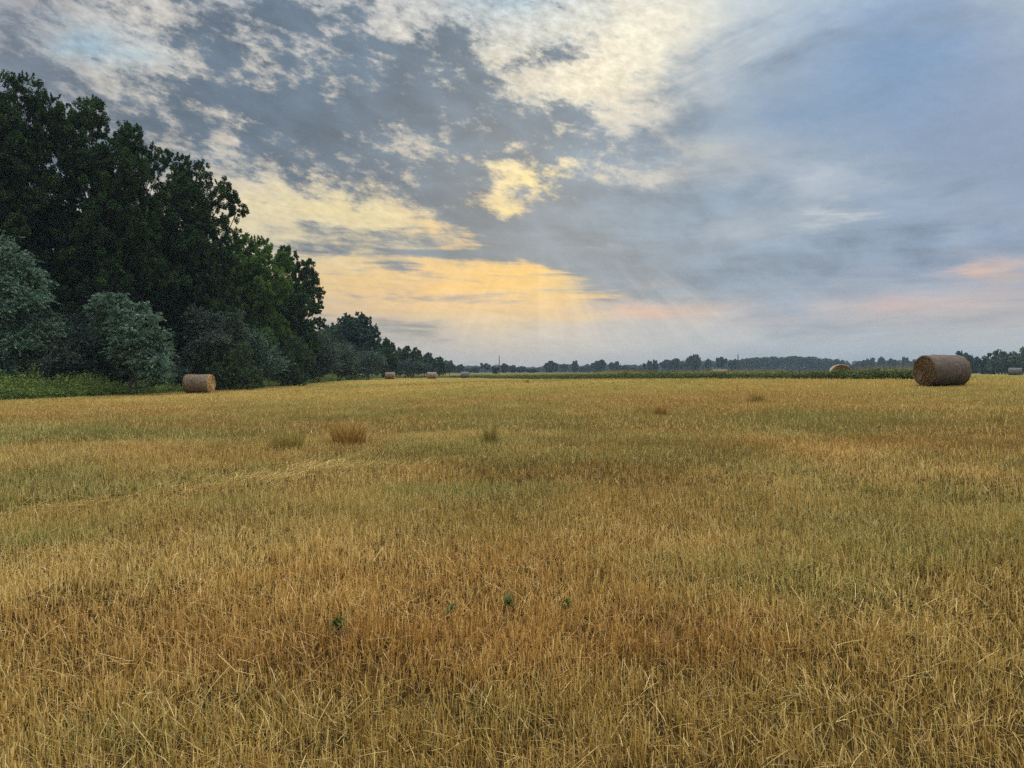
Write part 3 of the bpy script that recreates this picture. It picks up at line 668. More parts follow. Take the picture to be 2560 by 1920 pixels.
# the wood goes on behind the front row
def generic(seed, h, w, mat, n=16, **kw):
    rr = random.Random(seed); lob = []
    for k in range(n):
        z = h * (.22 + .68 * (k + .5) / n); f = math.sin(min(1, (z / h - .05) / .9) * pi) ** .6 * (1.15 - .35 * z / h)
        a = k * 2.4 + rr.uniform(-.4, .4); q = w * .5 * f * rr.uniform(.35, .8)
        lob.append((math.cos(a) * q, math.sin(a) * q, z, w * .24 * rr.uniform(.8, 1.15)))
    lob.append((0, 0, h * .9, w * .16)); return lob
def copy_thing(src, loc, rz, s, label, group=None):
    c = src.copy(); COL.objects.link(c); c.location = loc; c.rotation_euler = (0, 0, rz); c.scale = (s, s, s) if not isinstance(s, tuple) else s
    if label: c['label'] = label
    if group: c['group'] = group
    for ch in src.children:
        d = ch.copy(); COL.objects.link(d); d.parent = c
    return c
def place(px, Y): X = (px - 1280) / F * Y; return (X, Y, h1(X, Y))
BG = 'poplars standing deeper in the wood behind the front row'
b0 = tree('poplar_tree', place(-60, 66), generic(3, 19, 8.5, M_POP), M_POP, leaf=.22, dens=34, trunk_r=.38, up=1.1, group=BG, label='poplar deep in the wood behind the tree at the left edge')
for px, Y, rz, s, lb in [(105,72,1.,.98,'poplar deep in the wood, seen through the gap between the two tallest trees'), (300,74,2.2,.92,'poplar deep in the wood, hidden behind the stepped crown'),
                         (430,84,3.1,.86,'poplar deep in the wood, in the dip between the stepped and the ragged crowns'), (560,96,4.2,.82,'poplar deep in the wood, behind the light green poplar'),
                         (-160,56,5.,1.,'poplar just outside the left edge, behind the silver shrubs'), (690,112,.6,.78,'poplar deep in the wood, behind the last dark poplar of the row')]:
    copy_thing(b0, place(px, Y), rz, s, lb)

# shrubs along the wood edge
SG = 'shrubs along the edge of the wood'
def shrub(bpx, Y, pl, mat, label, mode='spray', name='shrub', **kw):
    kw.setdefault('leaf', .17); kw.setdefault('aspect', .27); kw.setdefault('dens', 85); kw.setdefault('trunk_r', .08)
    return hero(name, bpx, Y, pl, mat, kw.pop('depth', .5), kw.pop('extra', 1), mode=mode, label=label, group=SG, trunks=3, cat='shrub', **kw)
shrub(0, 44, [(15,625,42),(35,660,40),(60,700,38),(100,760,34),(-30,690,60),(70,745,40),(110,820,34),(5,770,50),(40,815,45),(-60,800,80),(20,880,50),(80,860,34),(-40,900,60),(70,920,34),(20,945,34)], M_SILV,
      'tall silver grey shrub at the left edge of the photo', 'droop', name='silver_shrub', tint=(.25,.95))
shrub(115, 45, [(90,800,26),(112,790,20),(120,840,32),(105,880,34),(130,900,30),(90,930,30)], M_GREY,
      'grey green shrub with feathery sprays, right beside the silver shrub at the left edge', 'spray', name='silver_shrub', tint=(.3,.9))
shrub(170, 50, [(170,820,28),(195,800,24),(160,870,34),(200,860,34),(225,840,26),(190,920,32)], M_GREY,
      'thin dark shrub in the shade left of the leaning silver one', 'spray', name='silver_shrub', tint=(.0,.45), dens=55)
shrub(330, 47, [(262,752,20),(285,742,22),(300,765,24),(282,790,28),(245,795,24),(225,775,14),(312,812,28),(345,765,16),(352,800,26),(382,795,20),(328,845,28),(360,840,32),(392,840,24),(350,885,30),(385,880,30),(375,925,30),(405,940,22),(402,900,24),(318,880,18),(395,955,18)], M_SILV,
      'bright silver green shrub leaning out to the right over a dark hollow', 'droop', name='silver_shrub', tint=(.3,1.), depth=.35)
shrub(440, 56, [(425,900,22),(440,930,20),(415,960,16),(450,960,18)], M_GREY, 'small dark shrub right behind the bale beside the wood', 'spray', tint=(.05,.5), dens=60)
shrub(540, 58, [(500,790,24),(535,800,26),(575,815,24),(595,790,18),(490,830,30),(550,850,34),(600,840,20),(510,880,34)], M_GREY,
      'grey green willow shrub hanging in front of the ragged poplar', 'droop', name='willow_shrub', tint=(.3,.9), dens=60)
shrub(570, 58, [(520,880,34),(570,880,36),(610,890,30),(500,930,32),(550,935,36),(600,935,34),(640,945,26)], M_BUSH,
      'bright green rounded bush right of the bale beside the wood', 'broad', name='green_bush', leaf=.11, aspect=.6, dens=110, up=.4, tint=(.3,.9))
shrub(655, 64, [(650,850,26),(668,890,26),(640,900,24),(690,920,28),(660,930,30),(630,945,22)], M_SILV,
      'silvery shrub with feathery tips between the green bush and the grey one', 'spray', name='silver_shrub', tint=(.1,.7))
shrub(715, 74, [(700,850,28),(735,870,28),(690,890,30),(730,910,34),(765,900,24),(700,940,24),(750,940,26)], M_BUSH,
      'mid green bush below the last tall poplar', 'broad', name='green_bush', leaf=.14, aspect=.6, dens=70, up=.4, tint=(.1,.7))
shrub(775, 92, [(800,845,26),(770,870,28),(820,880,28),(785,905,30),(830,915,24),(760,925,24),(800,935,22)], M_GREY,
      'wide grey shrub left of the rounded dark tree', 'spray', name='willow_shrub', leaf=.2, tint=(.25,.9), dens=55)
shrub(845, 104, [(840,890,22),(862,880,20),(870,905,24),(845,920,22),(880,925,18)], M_GREY,
      'grey shrub in front of the foot of the rounded dark tree', 'spray', name='willow_shrub', leaf=.22, tint=(.2,.8), dens=50)
shrub(915, 120, [(905,895,20),(930,890,20),(915,915,20),(945,905,20),(930,928,16),(895,925,16)], M_GREY,
      'blue grey willow right of the rounded dark tree, left of the first far bale', 'droop', name='willow_shrub', leaf=.24, tint=(.4,1.), dens=42)
hero('slender_tree', 968, 142, [(965,858,11),(978,868,10),(960,875,14),(975,890,15),(955,900,15),(985,905,12)], M_POP, 1., 1, leaf=.34, dens=16, trunk_r=.16, up=.6, tint=(.3,.9),
     label='small dark tree with a notched top just above the first far bale')
hero('slender_tree', 1030, 168, [(1012,880,8),(1022,874,8),(1040,878,9),(1050,886,7),(1030,892,9),(1035,905,14),(1015,905,12),(1052,905,11)], M_POP, 1.2, 1, leaf=.34, dens=13, trunk_r=.16, up=.5, keep=.7, tint=(.2,.8),
     label='open crowned tree with sky showing through, between the first two far bales')
shrub(1030, 160, [(1005,912,12),(1025,915,14),(1048,915,13),(1068,918,12),(1035,930,12),(1060,930,10),(1008,932,10)], M_GREY,
      'low grey willow under the open crowned tree', 'spray', name='willow_shrub', leaf=.3, tint=(.1,.7), dens=34)
hero('slender_tree', 1075, 190, [(1072,892,9),(1066,904,11),(1082,908,10),(1075,922,11)], M_OAK, 1.2, 1, leaf=.4, dens=12, trunk_r=.14, up=.8, tint=(.3,.9),
     label='pointed small tree left of the second far bale')
hero('slender_tree', 1098, 200, [(1095,902,8),(1102,900,7),(1097,914,10),(1105,915,8),(1098,926,9)], M_POP, 1.2, 1, leaf=.4, dens=12, trunk_r=.14, up=.6, tint=(.3,.9),
     label='narrow dark tree directly behind the second far bale')
hero('slender_tree', 1122, 230, [(1116,910,8),(1126,911,8),(1120,921,10),(1132,918,7)], M_GREY, 1.2, 1, leaf=.45, dens=11, trunk_r=.14, up=.6, tint=(.3,.9),
     label='pale rounded tree at the far end of the wood, right of the second bale')
# deeper shade shrubs behind the edge, copies of two kinds
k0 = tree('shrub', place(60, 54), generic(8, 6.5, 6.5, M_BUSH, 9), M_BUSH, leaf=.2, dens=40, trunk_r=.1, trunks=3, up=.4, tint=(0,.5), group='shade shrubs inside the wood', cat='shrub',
          label='dark undergrowth shrub inside the wood behind the silver shrub at the left edge')
for px, Y, rz, s, lb in [(200,57,1,1.,'dark undergrowth shrub inside the wood left of the dark hollow'), (330,58,2,.95,'dark undergrowth shrub inside the wood at the back of the dark hollow'),
                         (450,66,3,1.,'dark undergrowth shrub inside the wood behind the bale'), (248,51.5,5.2,.62,'low dark shrub added to blacken the hollow before the poplar trunk, left of the leaning silver shrub'), (300,52.5,1.2,.6,'low dark shrub added to blacken the hollow under the leaning silver shrub'), (570,72,4,1.05,'dark undergrowth shrub inside the wood behind the bright green bush'),  # the two low shrubs are added to keep the hollow black
                         (660,84,5,1.1,'dark undergrowth shrub inside the wood under the light green poplar'), (740,100,.5,1.2,'dark undergrowth shrub inside the wood under the last tall poplar'),
                         (840,130,1.5,1.3,'dark undergrowth shrub beside the trunk of the rounded tree'),(-80,52,2.5,1.1,'dark undergrowth shrub inside the wood beyond the left edge')]:
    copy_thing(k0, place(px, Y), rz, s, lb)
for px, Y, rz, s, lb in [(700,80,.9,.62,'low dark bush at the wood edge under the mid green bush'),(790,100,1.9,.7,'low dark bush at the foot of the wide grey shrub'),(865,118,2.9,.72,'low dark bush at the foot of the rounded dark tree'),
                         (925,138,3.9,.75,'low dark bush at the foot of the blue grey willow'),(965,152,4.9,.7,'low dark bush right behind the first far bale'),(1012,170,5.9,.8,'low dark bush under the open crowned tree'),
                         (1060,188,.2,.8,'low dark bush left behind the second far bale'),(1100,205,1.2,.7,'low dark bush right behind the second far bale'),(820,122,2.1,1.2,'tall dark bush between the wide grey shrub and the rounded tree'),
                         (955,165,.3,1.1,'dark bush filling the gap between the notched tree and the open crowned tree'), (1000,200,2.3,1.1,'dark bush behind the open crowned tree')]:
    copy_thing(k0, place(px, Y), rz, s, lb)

# undergrowth: nettles, brambles and verge grass at the foot of the wood
def herbs(name, P, H, leaf, mat, label, cat, tint=(.2,.9), per=14, spread=.10):
    n = len(P); hd = R.uniform(0, 2 * pi, n)
    C = np.repeat(P, per, 0); t = np.tile(np.linspace(.15, 1, per), n); HH = np.repeat(H, per)
    lean = np.repeat(R.normal(0, .12, (n, 2)), per, 0)
    C = C + np.stack([lean[:, 0] * HH * t, lean[:, 1] * HH * t, HH * t], -1) + R.normal(0, 1, (n * per, 3)) * np.array((spread, spread, .03))
    T = R.normal(0, 1, (n * per, 3)); T[:, 2] = T[:, 2] * .4 - .1; N_ = R.normal(0, .6, (n * per, 3)); N_[:, 2] += 1
    V, Fc = leaf_cards(C, N_, leaf * R.uniform(.6, 1.3, n * per), .42, T)
    TI = np.repeat(np.clip(R.uniform(*tint, n), 0, 1), per) + R.normal(0, .12, n * per) + .15 * (t - .5)
    o = make(name, V, Fc, mat, attrs={'tint': np.repeat(np.clip(TI, 0, 1), 4)}); return tag(o, label, cat, kind='stuff')
def verge(y0, y1, n, back, hmin, hmax, seedn):
    Y = np.exp(R.uniform(math.log(y0), math.log(y1), n)); X = edge(Y) - R.uniform(0, 1, n) ** .8 * back + .5
    m = fbm(X * .4, Y * .4, 3, seedn); H = (hmin + (hmax - hmin) * np.clip((m - .3) * 2.2, 0, 1)) * (.45 + .55 * np.clip((edge(Y) + .5 - X) / 2, 0, 1)) * R.uniform(.6, 1.2, n)
    return np.stack([X, Y, hgt(X, Y) - .02], -1), H
P, H = verge(28, 215, 12000, 5.5, .4, 1.3, 81)
herbs('undergrowth', P, H, .15, M_VERGE, 'rank green weeds and nettles along the foot of the wood', 'undergrowth')
P, H = verge(33, 47, 2600, 4.0, .8, 1.9, 83)
mk = fbm(P[:, 0] * .5, P[:, 1] * .5, 3, 85) > .42; mk &= (P[:, 0] / P[:, 1] < -.50)
herbs('nettle_patch', P[mk], H[mk], .13, M_VERGE, 'tall bright green nettles between the silver shrub and the dark hollow', 'nettles', tint=(.35, 1.), per=20)
# bank of weeds across the field on the right
def strip_weeds():
    n = 15000; t = R.uniform(0, 1, n) ** 1.6
    X, Y, L = strip_pt(t)
    X2, Y2, _ = strip_pt(np.clip(t + .004, 0, 1)); X1, Y1, _ = strip_pt(np.clip(t - .004, 0, 1)); a = np.arctan2(Y2 - Y1, X2 - X1)
    q = R.uniform(0, 1.7, n); X = X + np.sin(a) * q; Y = Y - np.cos(a) * q     # grows back from the line
    m = fbm(X * .9, Y * .9, 3, 91)
    H = (.24 + .42 * m) * R.uniform(.6, 1.15, n) * (.5 + .5 * np.clip(q / .5, 0, 1)) * np.interp(Y, [38, 80, 160, 200], [1, 1.05, 1.25, 1.3])
    P = np.stack([X, Y, hgt(X, Y) - .02], -1); return P, H
P, H = strip_weeds()
herbs('weed_strip', P, H, .13, M_WEED, 'low bank of dark green weeds running across the right half of the field', 'weeds', tint=(.1, .85), per=9, spread=.11)
def tall_grass():
    n = 60000; t = R.uniform(0, 1, n) ** 1.5; X, Y, L = strip_pt(t)
    X2, Y2, _ = strip_pt(np.clip(t + .004, 0, 1)); X1, Y1, _ = strip_pt(np.clip(t - .004, 0, 1)); a = np.arctan2(Y2 - Y1, X2 - X1)
    q = .8 + R.uniform(0, 1, n) ** 1.3 * 7; X = X + np.sin(a) * q; Y = Y - np.cos(a) * q
    keep = fbm(X * .3, Y * .3, 3, 95) + R.uniform(-.15, .15, n) > .42; X, Y, q = X[keep], Y[keep], q[keep]; n = len(X)
    P = np.stack([X, Y, hgt(X, Y) - .02], -1); m = fbm(X * .25, Y * .25, 3, 97)
    V, Fc, k = ribbons(P, R.uniform(0, 2 * pi, n), np.abs(R.normal(.05, .12, n)), (.42 + .55 * m) * R.uniform(.6, 1.2, n) * np.clip(.6 + q / 6, .6, 1.15), .006 * np.clip(Y / 45, 1, 4), R.uniform(0, .5, n), .5, 2)
    o = make('tall_grass', V, Fc, M_STRAW, attrs={'g': np.repeat(np.clip(R.normal(.7, .3, n), 0, 1), k), 'b': np.repeat(np.clip(R.normal(.6, .3, n), 0, 1), k), 'rnd': np.repeat(np.clip(R.normal(.34, .2, n), 0, 1), k)})
    tag(o, 'thin brownish tall grass standing behind the green weed strip', 'tall grass', kind='stuff')
tall_grass()

# ------------------------------------------------------------------ hay bales
def bale_mats(tag_, wrapA, wrapB, hayA, hayB, hayC):
    m, N = new_mat(tag_ + '_wrap'); t = N.n.new('ShaderNodeTexCoord').outputs['Object']
    x, y, z = N.sep(t)
    bands = N.noise(N.vec(N.math('MULTIPLY', x, 9.), N.math('MULTIPLY', y, .8), N.math('MULTIPLY', z, .8)), 2.2, 5, .7)
    mott = N.noise(t, 7., 5, .65); fine = N.noise(N.vec(N.math('MULTIPLY', x, 30.), N.math('MULTIPLY', y, 5.), N.math('MULTIPLY', z, 5.)), 4., 3, .6)
    c = N.mix(N.mapr(bands, .3, .7), wrapA, wrapB)
    c = N.mix(N.mapr(mott, .45, .72, 0., .55), c, hayB); c = N.mix(N.mapr(fine, .3, .7, 0., .35), c, wrapA)
    d = N.n.new('ShaderNodeBsdfPrincipled'); N.put(d.inputs['Base Color'], c); d.inputs['Roughness'].default_value = .6
    d.inputs['Specular IOR Level'].default_value = .2
    b = N.n.new('ShaderNodeBump'); b.inputs['Strength'].default_value = 1.; b.inputs['Distance'].default_value = .06
    N.l.new(N.math('ADD', bands, N.math('MULTIPLY', fine, .6)), b.inputs['Height']); N.l.new(b.outputs[0], d.inputs['Normal'])
    o = N.n.new('ShaderNodeOutputMaterial'); N.l.new(d.outputs[0], o.inputs[0])
    m2, N = new_mat(tag_ + '_hay'); r = N.ramp(attr(N, 'rnd'), [(0., hayA), (.5, hayB), (1., hayC)]); leafy(N, r.outputs[0], .12, .5, .02)
    return m, m2
MW1, MH1 = bale_mats('dark', (.072,.056,.043), (.205,.163,.128), (.030,.014,.005), (.15,.088,.032), (.46,.31,.13))
MW2, MH2 = bale_mats('brown', (.105,.075,.052), (.26,.195,.145), (.26,.15,.05), (.56,.36,.14), (.80,.60,.30))
MW3, MH3 = bale_mats('grey', (.065,.063,.066), (.14,.138,.142), (.10,.08,.05), (.22,.18,.12), (.40,.34,.22))

def bale(loc, rz, D, L, mats, label, hay=3200, seed=1, sag=.04):
    """round bale lying on its side, axis along local X; wrap, two end faces wound in a spiral"""
    t = empty('hay_bale', loc, rz); tag(t, label, 'hay bale', 'round hay bales lying in the field')
    rad = D / 2; nx, na = 36, 96
    prof = [(-L / 2 + .0, .90), (-L / 2 + .015, .955), (-L / 2 + .05, .99)] + [(x, 1.0) for x in np.linspace(-L / 2 + .09, L / 2 - .09, nx - 6)] + [(L / 2 - .05, .99), (L / 2 - .015, .955), (L / 2, .90)]
    prof = np.array(prof); a = np.linspace(0, 2 * pi, na, endpoint=False); A, XX = np.meshgrid(a, prof[:, 0]); RRr = np.repeat(prof[:, 1][:, None], na, 1) * rad
    disp = (fbm(XX * 4 + seed * 9, np.cos(A) * 2.2 + np.sin(A) * 1.7 + 9, 4, seed) - .5) * .075 + (vnoise(XX * 26, A * 0, seed + 3) - .5) * .014 + (fbm(XX * 14, A * 6 / pi, 3, seed + 5) - .5) * .02
    RRr = RRr + disp * np.where(RRr > rad * .95, 1, .3)
    Yc = np.sin(A) * RRr; Zc = np.cos(A) * RRr
    def squash(Y, Z):      # flattened where it rests on the ground, slightly bulging sideways
        return Y * (1 + sag * .6 * np.exp(-((Z + rad * .5) / (rad * .5)) ** 2)), np.maximum(Z * (1 - sag * .3), -rad * (1 - sag)) + rad * (1 - sag)
    Yc, Zc = squash(Yc, Zc)
    V = np.stack([XX, Yc, Zc], -1).reshape(-1, 3); i, j = np.meshgrid(np.arange(len(prof) - 1), np.arange(na), indexing='ij'); j2 = (j + 1) % na
    Fc = np.stack([i * na + j, i * na + j2, (i + 1) * na + j2, (i + 1) * na + j], -1).reshape(-1, 4)
    make('net_wrap', V, Fc, mats[0], t, smooth=True)
    for s in (-1, 1):
        nr_ = 44; rr = np.linspace(.001, .965, nr_) * rad; A, RR_ = np.meshgrid(a, rr)
        wind = RR_ / rad * 11 + A / (2 * pi); ridge = np.abs((wind % 1) - .5) * 2
        dep = .045 * ridge + (fbm(np.cos(A) * RR_ * 9, np.sin(A) * RR_ * 9, 3, seed + 8) - .5) * .05 - .03 * (RR_ / rad - .2) ** 2
        Yf, Zf = squash(np.sin(A) * RR_, np.cos(A) * RR_)
        V = np.stack([s * (L / 2 - .02 + dep), Yf, Zf], -1).reshape(-1, 3)
        i, j = np.meshgrid(np.arange(nr_ - 1), np.arange(na), indexing='ij'); j2 = (j + 1) % na
        Fc = np.stack([i * na + j, i * na + j2, (i + 1) * na + j2, (i + 1) * na + j], -1).reshape(-1, 4)
        rnd = np.clip(.10 + .62 * ridge + (fbm(np.cos(A) * RR_ * 12, np.sin(A) * RR_ * 12, 3, seed + 2) - .5) * .7, 0, 1)
        VV, FF, RN = [V], [Fc], [rnd.ravel()]; off = len(V)
        if hay:      # ends of wound straw sticking out along the spiral
            n = hay; q = np.sqrt(R.uniform(.004, .93, n)) * rad; an = R.uniform(0, 2 * pi, n); q = (np.floor(q / rad * 11 - an / (2 * pi)) + .5 + an / (2 * pi) + R.normal(0, .14, n)) / 11 * rad; q = np.clip(q, .01, rad * .97)
            Tv = np.stack([R.normal(.25, .35, n) * s, np.cos(an) + R.normal(0, .25, n), -np.sin(an) + R.normal(0, .25, n)], -1)
            Cc = np.stack([np.full(n, s * (L / 2 + .0)) + s * R.uniform(-.01, .03, n), np.sin(an) * q, np.cos(an) * q], -1); Cc[:, 1], Cc[:, 2] = squash(Cc[:, 1], Cc[:, 2])
            v, f = leaf_cards(Cc, R.normal(0, 1, (n, 3)), R.uniform(.06, .17, n), .09, Tv)
            VV.append(v); FF.append(f + off); RN.append(np.repeat(np.clip(R.normal(.5, .25, n), 0, 1), 4))
        make('end_face', np.concatenate(VV), np.concatenate(FF), mats[1], t, {'rnd': np.concatenate(RN)})
    # straws caught under the bale
    return t
def bp(px, Y, dz=-.03): X = (px - 1280) / F * Y; return (X, Y, h1(X, Y) + dz)
bale(bp(2354, 32.2), radians(12), 1.38, 1.78, (MW1, MH1), 'largest dark brown bale on the right, its wound spiral end turned to the left', 2000, 1)
b2 = bale(bp(498, 50.5), radians(-1), 1.34, 1.66, (MW2, MH2), 'brown bale beside the wood on the left, pale straw end facing right', 2200, 2)
copy_thing(b2, bp(975, 135), radians(3), 1., 'small brown bale far out on the left, first of three in a row')
copy_thing(b2, bp(1080, 141), radians(-1), 1., 'small greyish brown bale far out, middle one of three in a row')
bale(bp(1163, 160), radians(-8), 1.36, 1.8, (MW3, MH3), 'smallest grey bale far out, last of three in a row, against the weed strip', 0, 3)
bale(bp(2101, 49.2), radians(72), 1.4, 1.6, (MW2, MH1), 'bale behind the weed strip, only the upper half of its round straw end showing', 1800, 4)
copy_thing(b2, bp(1800, 95), radians(-20), 1.03, 'reddish brown bale behind the weed strip near the right utility pole, only its top showing')
copy_thing(b2, bp(2215, 123), radians(-14), 1.06, 'pale bale top barely showing behind the weed strip, left of the largest bale')
bale(bp(2538, 131), radians(-36), 1.36, 1.95, (MW3, MH3), 'dark grey bale with a light rim in front of the willows at the right edge', 600, 5)

# ------------------------------------------------------------------ utility poles
def pole(px, pytop, Y, label):
    X, _, Zt = at(px, pytop, Y); Z0 = h1(X, Y); 
    H = Zt - Z0; p = np.array([(0, 0, -.2), (0, 0, H * .5), (.02, 0, H)]); s = .17
    V, Fc = tubes([(p, np.array((s, s * .9, s * .75)))], 10); o = make('utility_pole', V, Fc, M_BARK, smooth=True); o.location = (X, Y, Z0); tag(o, label, 'utility pole', 'wooden poles standing on the plain')
pole(1248, 889, 260, 'dark utility pole in the middle of the photo, right of the three far bales')
pole(1845, 886, 230, 'dark utility pole rising right of the reddish brown bale top')

# ------------------------------------------------------------------ far trees
FG = 'single trees on the plain along the horizon'
def far_kind(seed, shape, mat, leaf, dens, tint=(.1, .9)):
    rr = random.Random(seed); n = 14; lob = []
    for k in range(n):
        a = k * 2.4; 
        if shape == 'round': z = .30 + .55 * rr.random(); q = .36 * math.sqrt(rr.random()) * (1 - .5 * abs(z - .5)); r = .17
        elif shape == 'tall': z = .22 + .68 * k / n; q = .20 * math.sin((z) * pi) ** .5; r = .15
        elif shape == 'low': z = .22 + .42 * rr.random(); q = .5 * math.sqrt(rr.random()); r = .2
        else: z = .40 + .45 * rr.random(); q = .4 * math.sqrt(rr.random()); r = .12
        lob.append((math.cos(a) * q * 10, math.sin(a) * q * 10, z * 10, r * 10))
    if shape != 'open': lob.append((0, 0, 2.2, 2.0)); lob.append((1.5, 0, 1.2, 1.3)); lob.append((-1.5, 0, 1.2, 1.3))
    return lob
protos = {}
def far(px, top, wpx, Y, kind, label):
    X = (px - 1280) / F * Y; Z0 = h1(X, Y); H = (CH - (top - HY) / F * Y) - Z0; Wd = wpx / F * Y
    sx = Wd / 9.5; sz = H / 10.2
    if kind not in protos:
        sh, mt = kind
        protos[kind] = tree('far_tree', (X, Y, Z0), far_kind(len(protos) + 3, sh, mt, .6, 6), mt, leaf=.75, dens=6., trunk_r=.35, up=.4, tint=(.1, .9), label=label, group=FG)
        protos[kind].scale = (sx, sx, sz); return
    copy_thing(protos[kind], (X, Y, Z0), R.uniform(0, 6.28), (sx, sx, sz), label)
r_, t_, l_, o_ = ('round', M_FAR), ('tall', M_FAR), ('low', M_FAR), ('open', M_FAR)
FT = [
 (1148,911,26,420,r_,'far tree just left of the third small bale'), (1172,917,24,460,l_,'low far tree directly behind the third small bale'), (1190,915,22,440,l_,'low far tree just right of the third small bale'),
 (1213,906,28,420,o_,'far tree with a tufted top, left of the middle utility pole'), (1238,917,24,300,r_,'darkest small bush at the foot of the middle utility pole'), (1260,909,28,430,r_,'far tree just right of the middle utility pole'),
 (1283,913,26,480,r_,'low far tree, second to the right of the middle utility pole'), (1302,912,28,500,l_,'broad low far tree in the middle, third to the right of the middle utility pole'), (1328,919,30,430,l_,'lowest faint bush before the gap left of the wide round tree'),
 (1374,903,46,520,r_,'wide round far tree right of the gap with open sky'), (1411,908,24,540,o_,'thin open crowned far tree between the wide round one and a narrow tall one'), (1437,901,22,520,t_,'narrow tall far tree with a square top'),
 (1464,911,34,640,l_,'hazy low far tree right of the narrow tall one'), (1496,900,42,520,r_,'far tree with holes in its crown, left of a sloping row'), (1536,904,32,540,r_,'far tree at the upper end of a sloping row'),
 (1560,910,26,560,l_,'far tree in the middle of the sloping row'), (1578,914,22,580,l_,'lowest far tree at the end of the sloping row'), (1611,906,11,470,o_,'tiny lollipop shaped tree standing alone'),
 (1608,917,36,520,l_,'low bushes at the foot of the lollipop shaped tree'), (1624,901,20,500,t_,'left one of a pair of upright far trees right of the lollipop tree'), (1638,899,20,500,t_,'right one of a pair of upright far trees right of the lollipop tree'),
 (1677,897,56,560,r_,'broad far tree with a smooth rounded top, left of the tallest dome'), (1712,904,26,560,r_,'small far tree squeezed against the tallest dome'), (1738,887,50,540,r_,'tallest dome shaped far tree of the row'),
 (1771,897,24,560,t_,'far tree leaning on the right side of the tallest dome'), (1802,890,30,520,o_,'far tree with a ball shaped open top above the reddish brown bale'), (1832,898,24,560,r_,'far tree left of the right utility pole'),
 (2098,898,30,620,r_,'far tree above the half hidden round bale end'), (2128,906,30,640,l_,'low far tree right of the half hidden round bale end'), (2152,901,28,600,r_,'far tree left of the pair of spiky trees'),
 (2177,895,32,600,r_,'far tree with rounded shoulders, left of the spiky top'), (2203,892,26,580,t_,'far tree with a spiky top'), (2234,897,32,600,r_,'far tree right of the spiky top'),
 (2264,892,26,580,t_,'far tree with a jagged top, left of the largest bale'), (2290,896,28,600,r_,'far tree touching the left side of the largest bale'),
 (2403,879,44,300,r_,'dark tree rising above the largest bale'), (2433,889,34,300,r_,'tree sloping down behind the right end of the largest bale'), (2446,905,26,320,l_,'low bushes in the gap right of the largest bale'),
]
for a in FT: far(*a)
# willows at the right edge
WG = 'willows at the right edge of the photo'
hero('willow_tree', 2475, 225, [(2466,903,12),(2482,896,12),(2476,912,15),(2462,920,13),(2492,915,14),(2485,928,12)], M_GREY, 1.4, 1, leaf=.42, dens=10, trunk_r=.2, up=.4, tint=(.1,.6), label='darkest willow of the right edge group, at its left end', group=WG)
hero('willow_tree', 2513, 215, [(2508,888,13),(2520,892,12),(2500,903,14),(2525,908,15),(2508,920,15),(2495,925,10)], M_GREY, 1.4, 1, leaf=.42, dens=10, trunk_r=.2, up=.4, tint=(.3,.9), label='rounded grey willow left of the dark grey bale', group=WG)
hero('willow_tree', 2553, 205, [(2548,887,14),(2568,884,15),(2540,903,14),(2562,908,18),(2552,925,15),(2590,895,20),(2590,920,18)], M_GREY, 1.4, 1, leaf=.42, dens=10, trunk_r=.2, up=.4, tint=(.4,1.), label='tallest pale willow cut off by the right edge of the photo', group=WG)

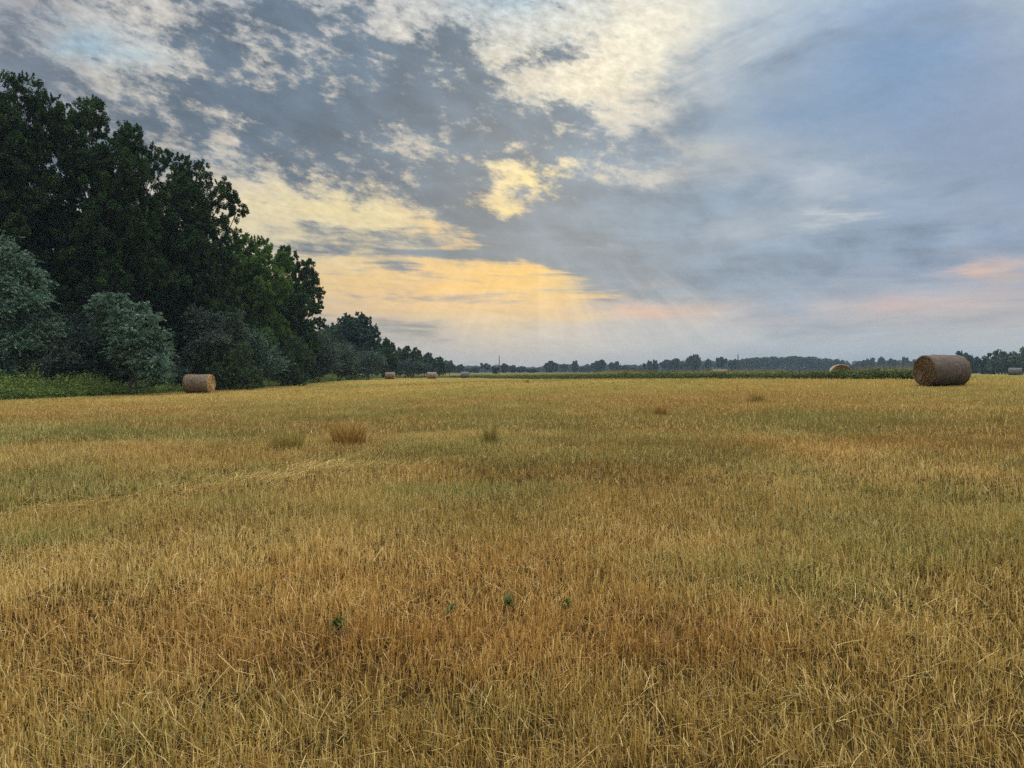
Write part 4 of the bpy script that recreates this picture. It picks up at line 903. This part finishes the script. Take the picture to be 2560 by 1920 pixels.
# distant woods: nobody could count these
def woods(name, pxs, tops, Y, n, r, mat, label, depth=60):
    px = R.uniform(pxs[0], pxs[-1], n); top = np.interp(px, pxs, tops); YY = Y + R.uniform(0, depth, n); X = (px - 1280) / F * YY
    ztop = CH - (top - HY) / F * YY; CC, TI = [], []
    for x, y, z in zip(X, YY, ztop):
        zz = z - r * R.uniform(.8, 1.6); m = 150; d = R.normal(0, 1, (m, 3)); d /= np.linalg.norm(d, axis=1, keepdims=True)
        q = R.uniform(.6, 1.2); CC.append(np.array((x, y, zz)) + d * r * q * R.uniform(.7, 1, (m, 1)) * np.array((1, 1, .85))); TI.append(np.clip(R.uniform(.1, .9) + R.normal(0, .12, m), 0, 1))
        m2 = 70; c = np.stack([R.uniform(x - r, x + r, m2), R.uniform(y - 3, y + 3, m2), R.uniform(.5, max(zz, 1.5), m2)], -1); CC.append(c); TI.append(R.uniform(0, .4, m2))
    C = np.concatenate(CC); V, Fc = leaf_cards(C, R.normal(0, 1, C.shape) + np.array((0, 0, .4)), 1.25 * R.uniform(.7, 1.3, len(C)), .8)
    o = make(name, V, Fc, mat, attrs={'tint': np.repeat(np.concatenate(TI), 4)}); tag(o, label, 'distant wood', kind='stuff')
woods('distant_wood', [1100,1250,1340,1400,1460,1600,1700,1860], [914,912,917,909,908,911,902,898], 760, 420, 3.6, M_FARW, 'hazy line of distant wood behind the single trees in the middle of the photo')
woods('distant_wood', [1846,1870,1920,1990,2040,2085,2110], [900,894,892,889,893,899,906], 640, 230, 3.0, M_FARW, 'long rounded wood on a rise between the right utility pole and the half hidden bale end')
woods('distant_wood', [2085,2150,2250,2330,2480,2600], [901,902,900,900,905,902], 700, 230, 3.4, M_FARW, 'hazy distant wood behind the spiky trees and the largest bale')
woods('distant_wood', [620,800,950,1100,1160], [880,900,910,917,918], 420, 150, 2.6, M_FARW, 'distant wood continuing behind the far end of the wood edge')

# ------------------------------------------------------------------ the air
def haze():
    x0, x1, y0, y1, z0, z1 = -1560, 1560, -1560, 1560, -3.5, 32
    V = np.array([(x, y, z) for x in (x0, x1) for y in (y0, y1) for z in (z0, z1)], float)
    Fc = np.array([(0,1,3,2),(4,6,7,5),(0,4,5,1),(2,3,7,6),(0,2,6,4),(1,5,7,3)])
    m = bpy.data.materials.new('haze_air'); m.use_nodes = True; m.node_tree.nodes.clear(); N = NT(m.node_tree)
    v = N.n.new('ShaderNodeVolumePrincipled'); v.inputs['Color'].default_value = (.40, .53, .66, 1); v.inputs['Density'].default_value = .00034
    v.inputs['Anisotropy'].default_value = .0
    o_ = N.n.new('ShaderNodeOutputMaterial'); N.l.new(v.outputs[0], o_.inputs['Volume'])
    o = make('haze', V, Fc, m); tag(o, 'thin bluish haze over the plain', 'haze', kind='stuff')
haze()
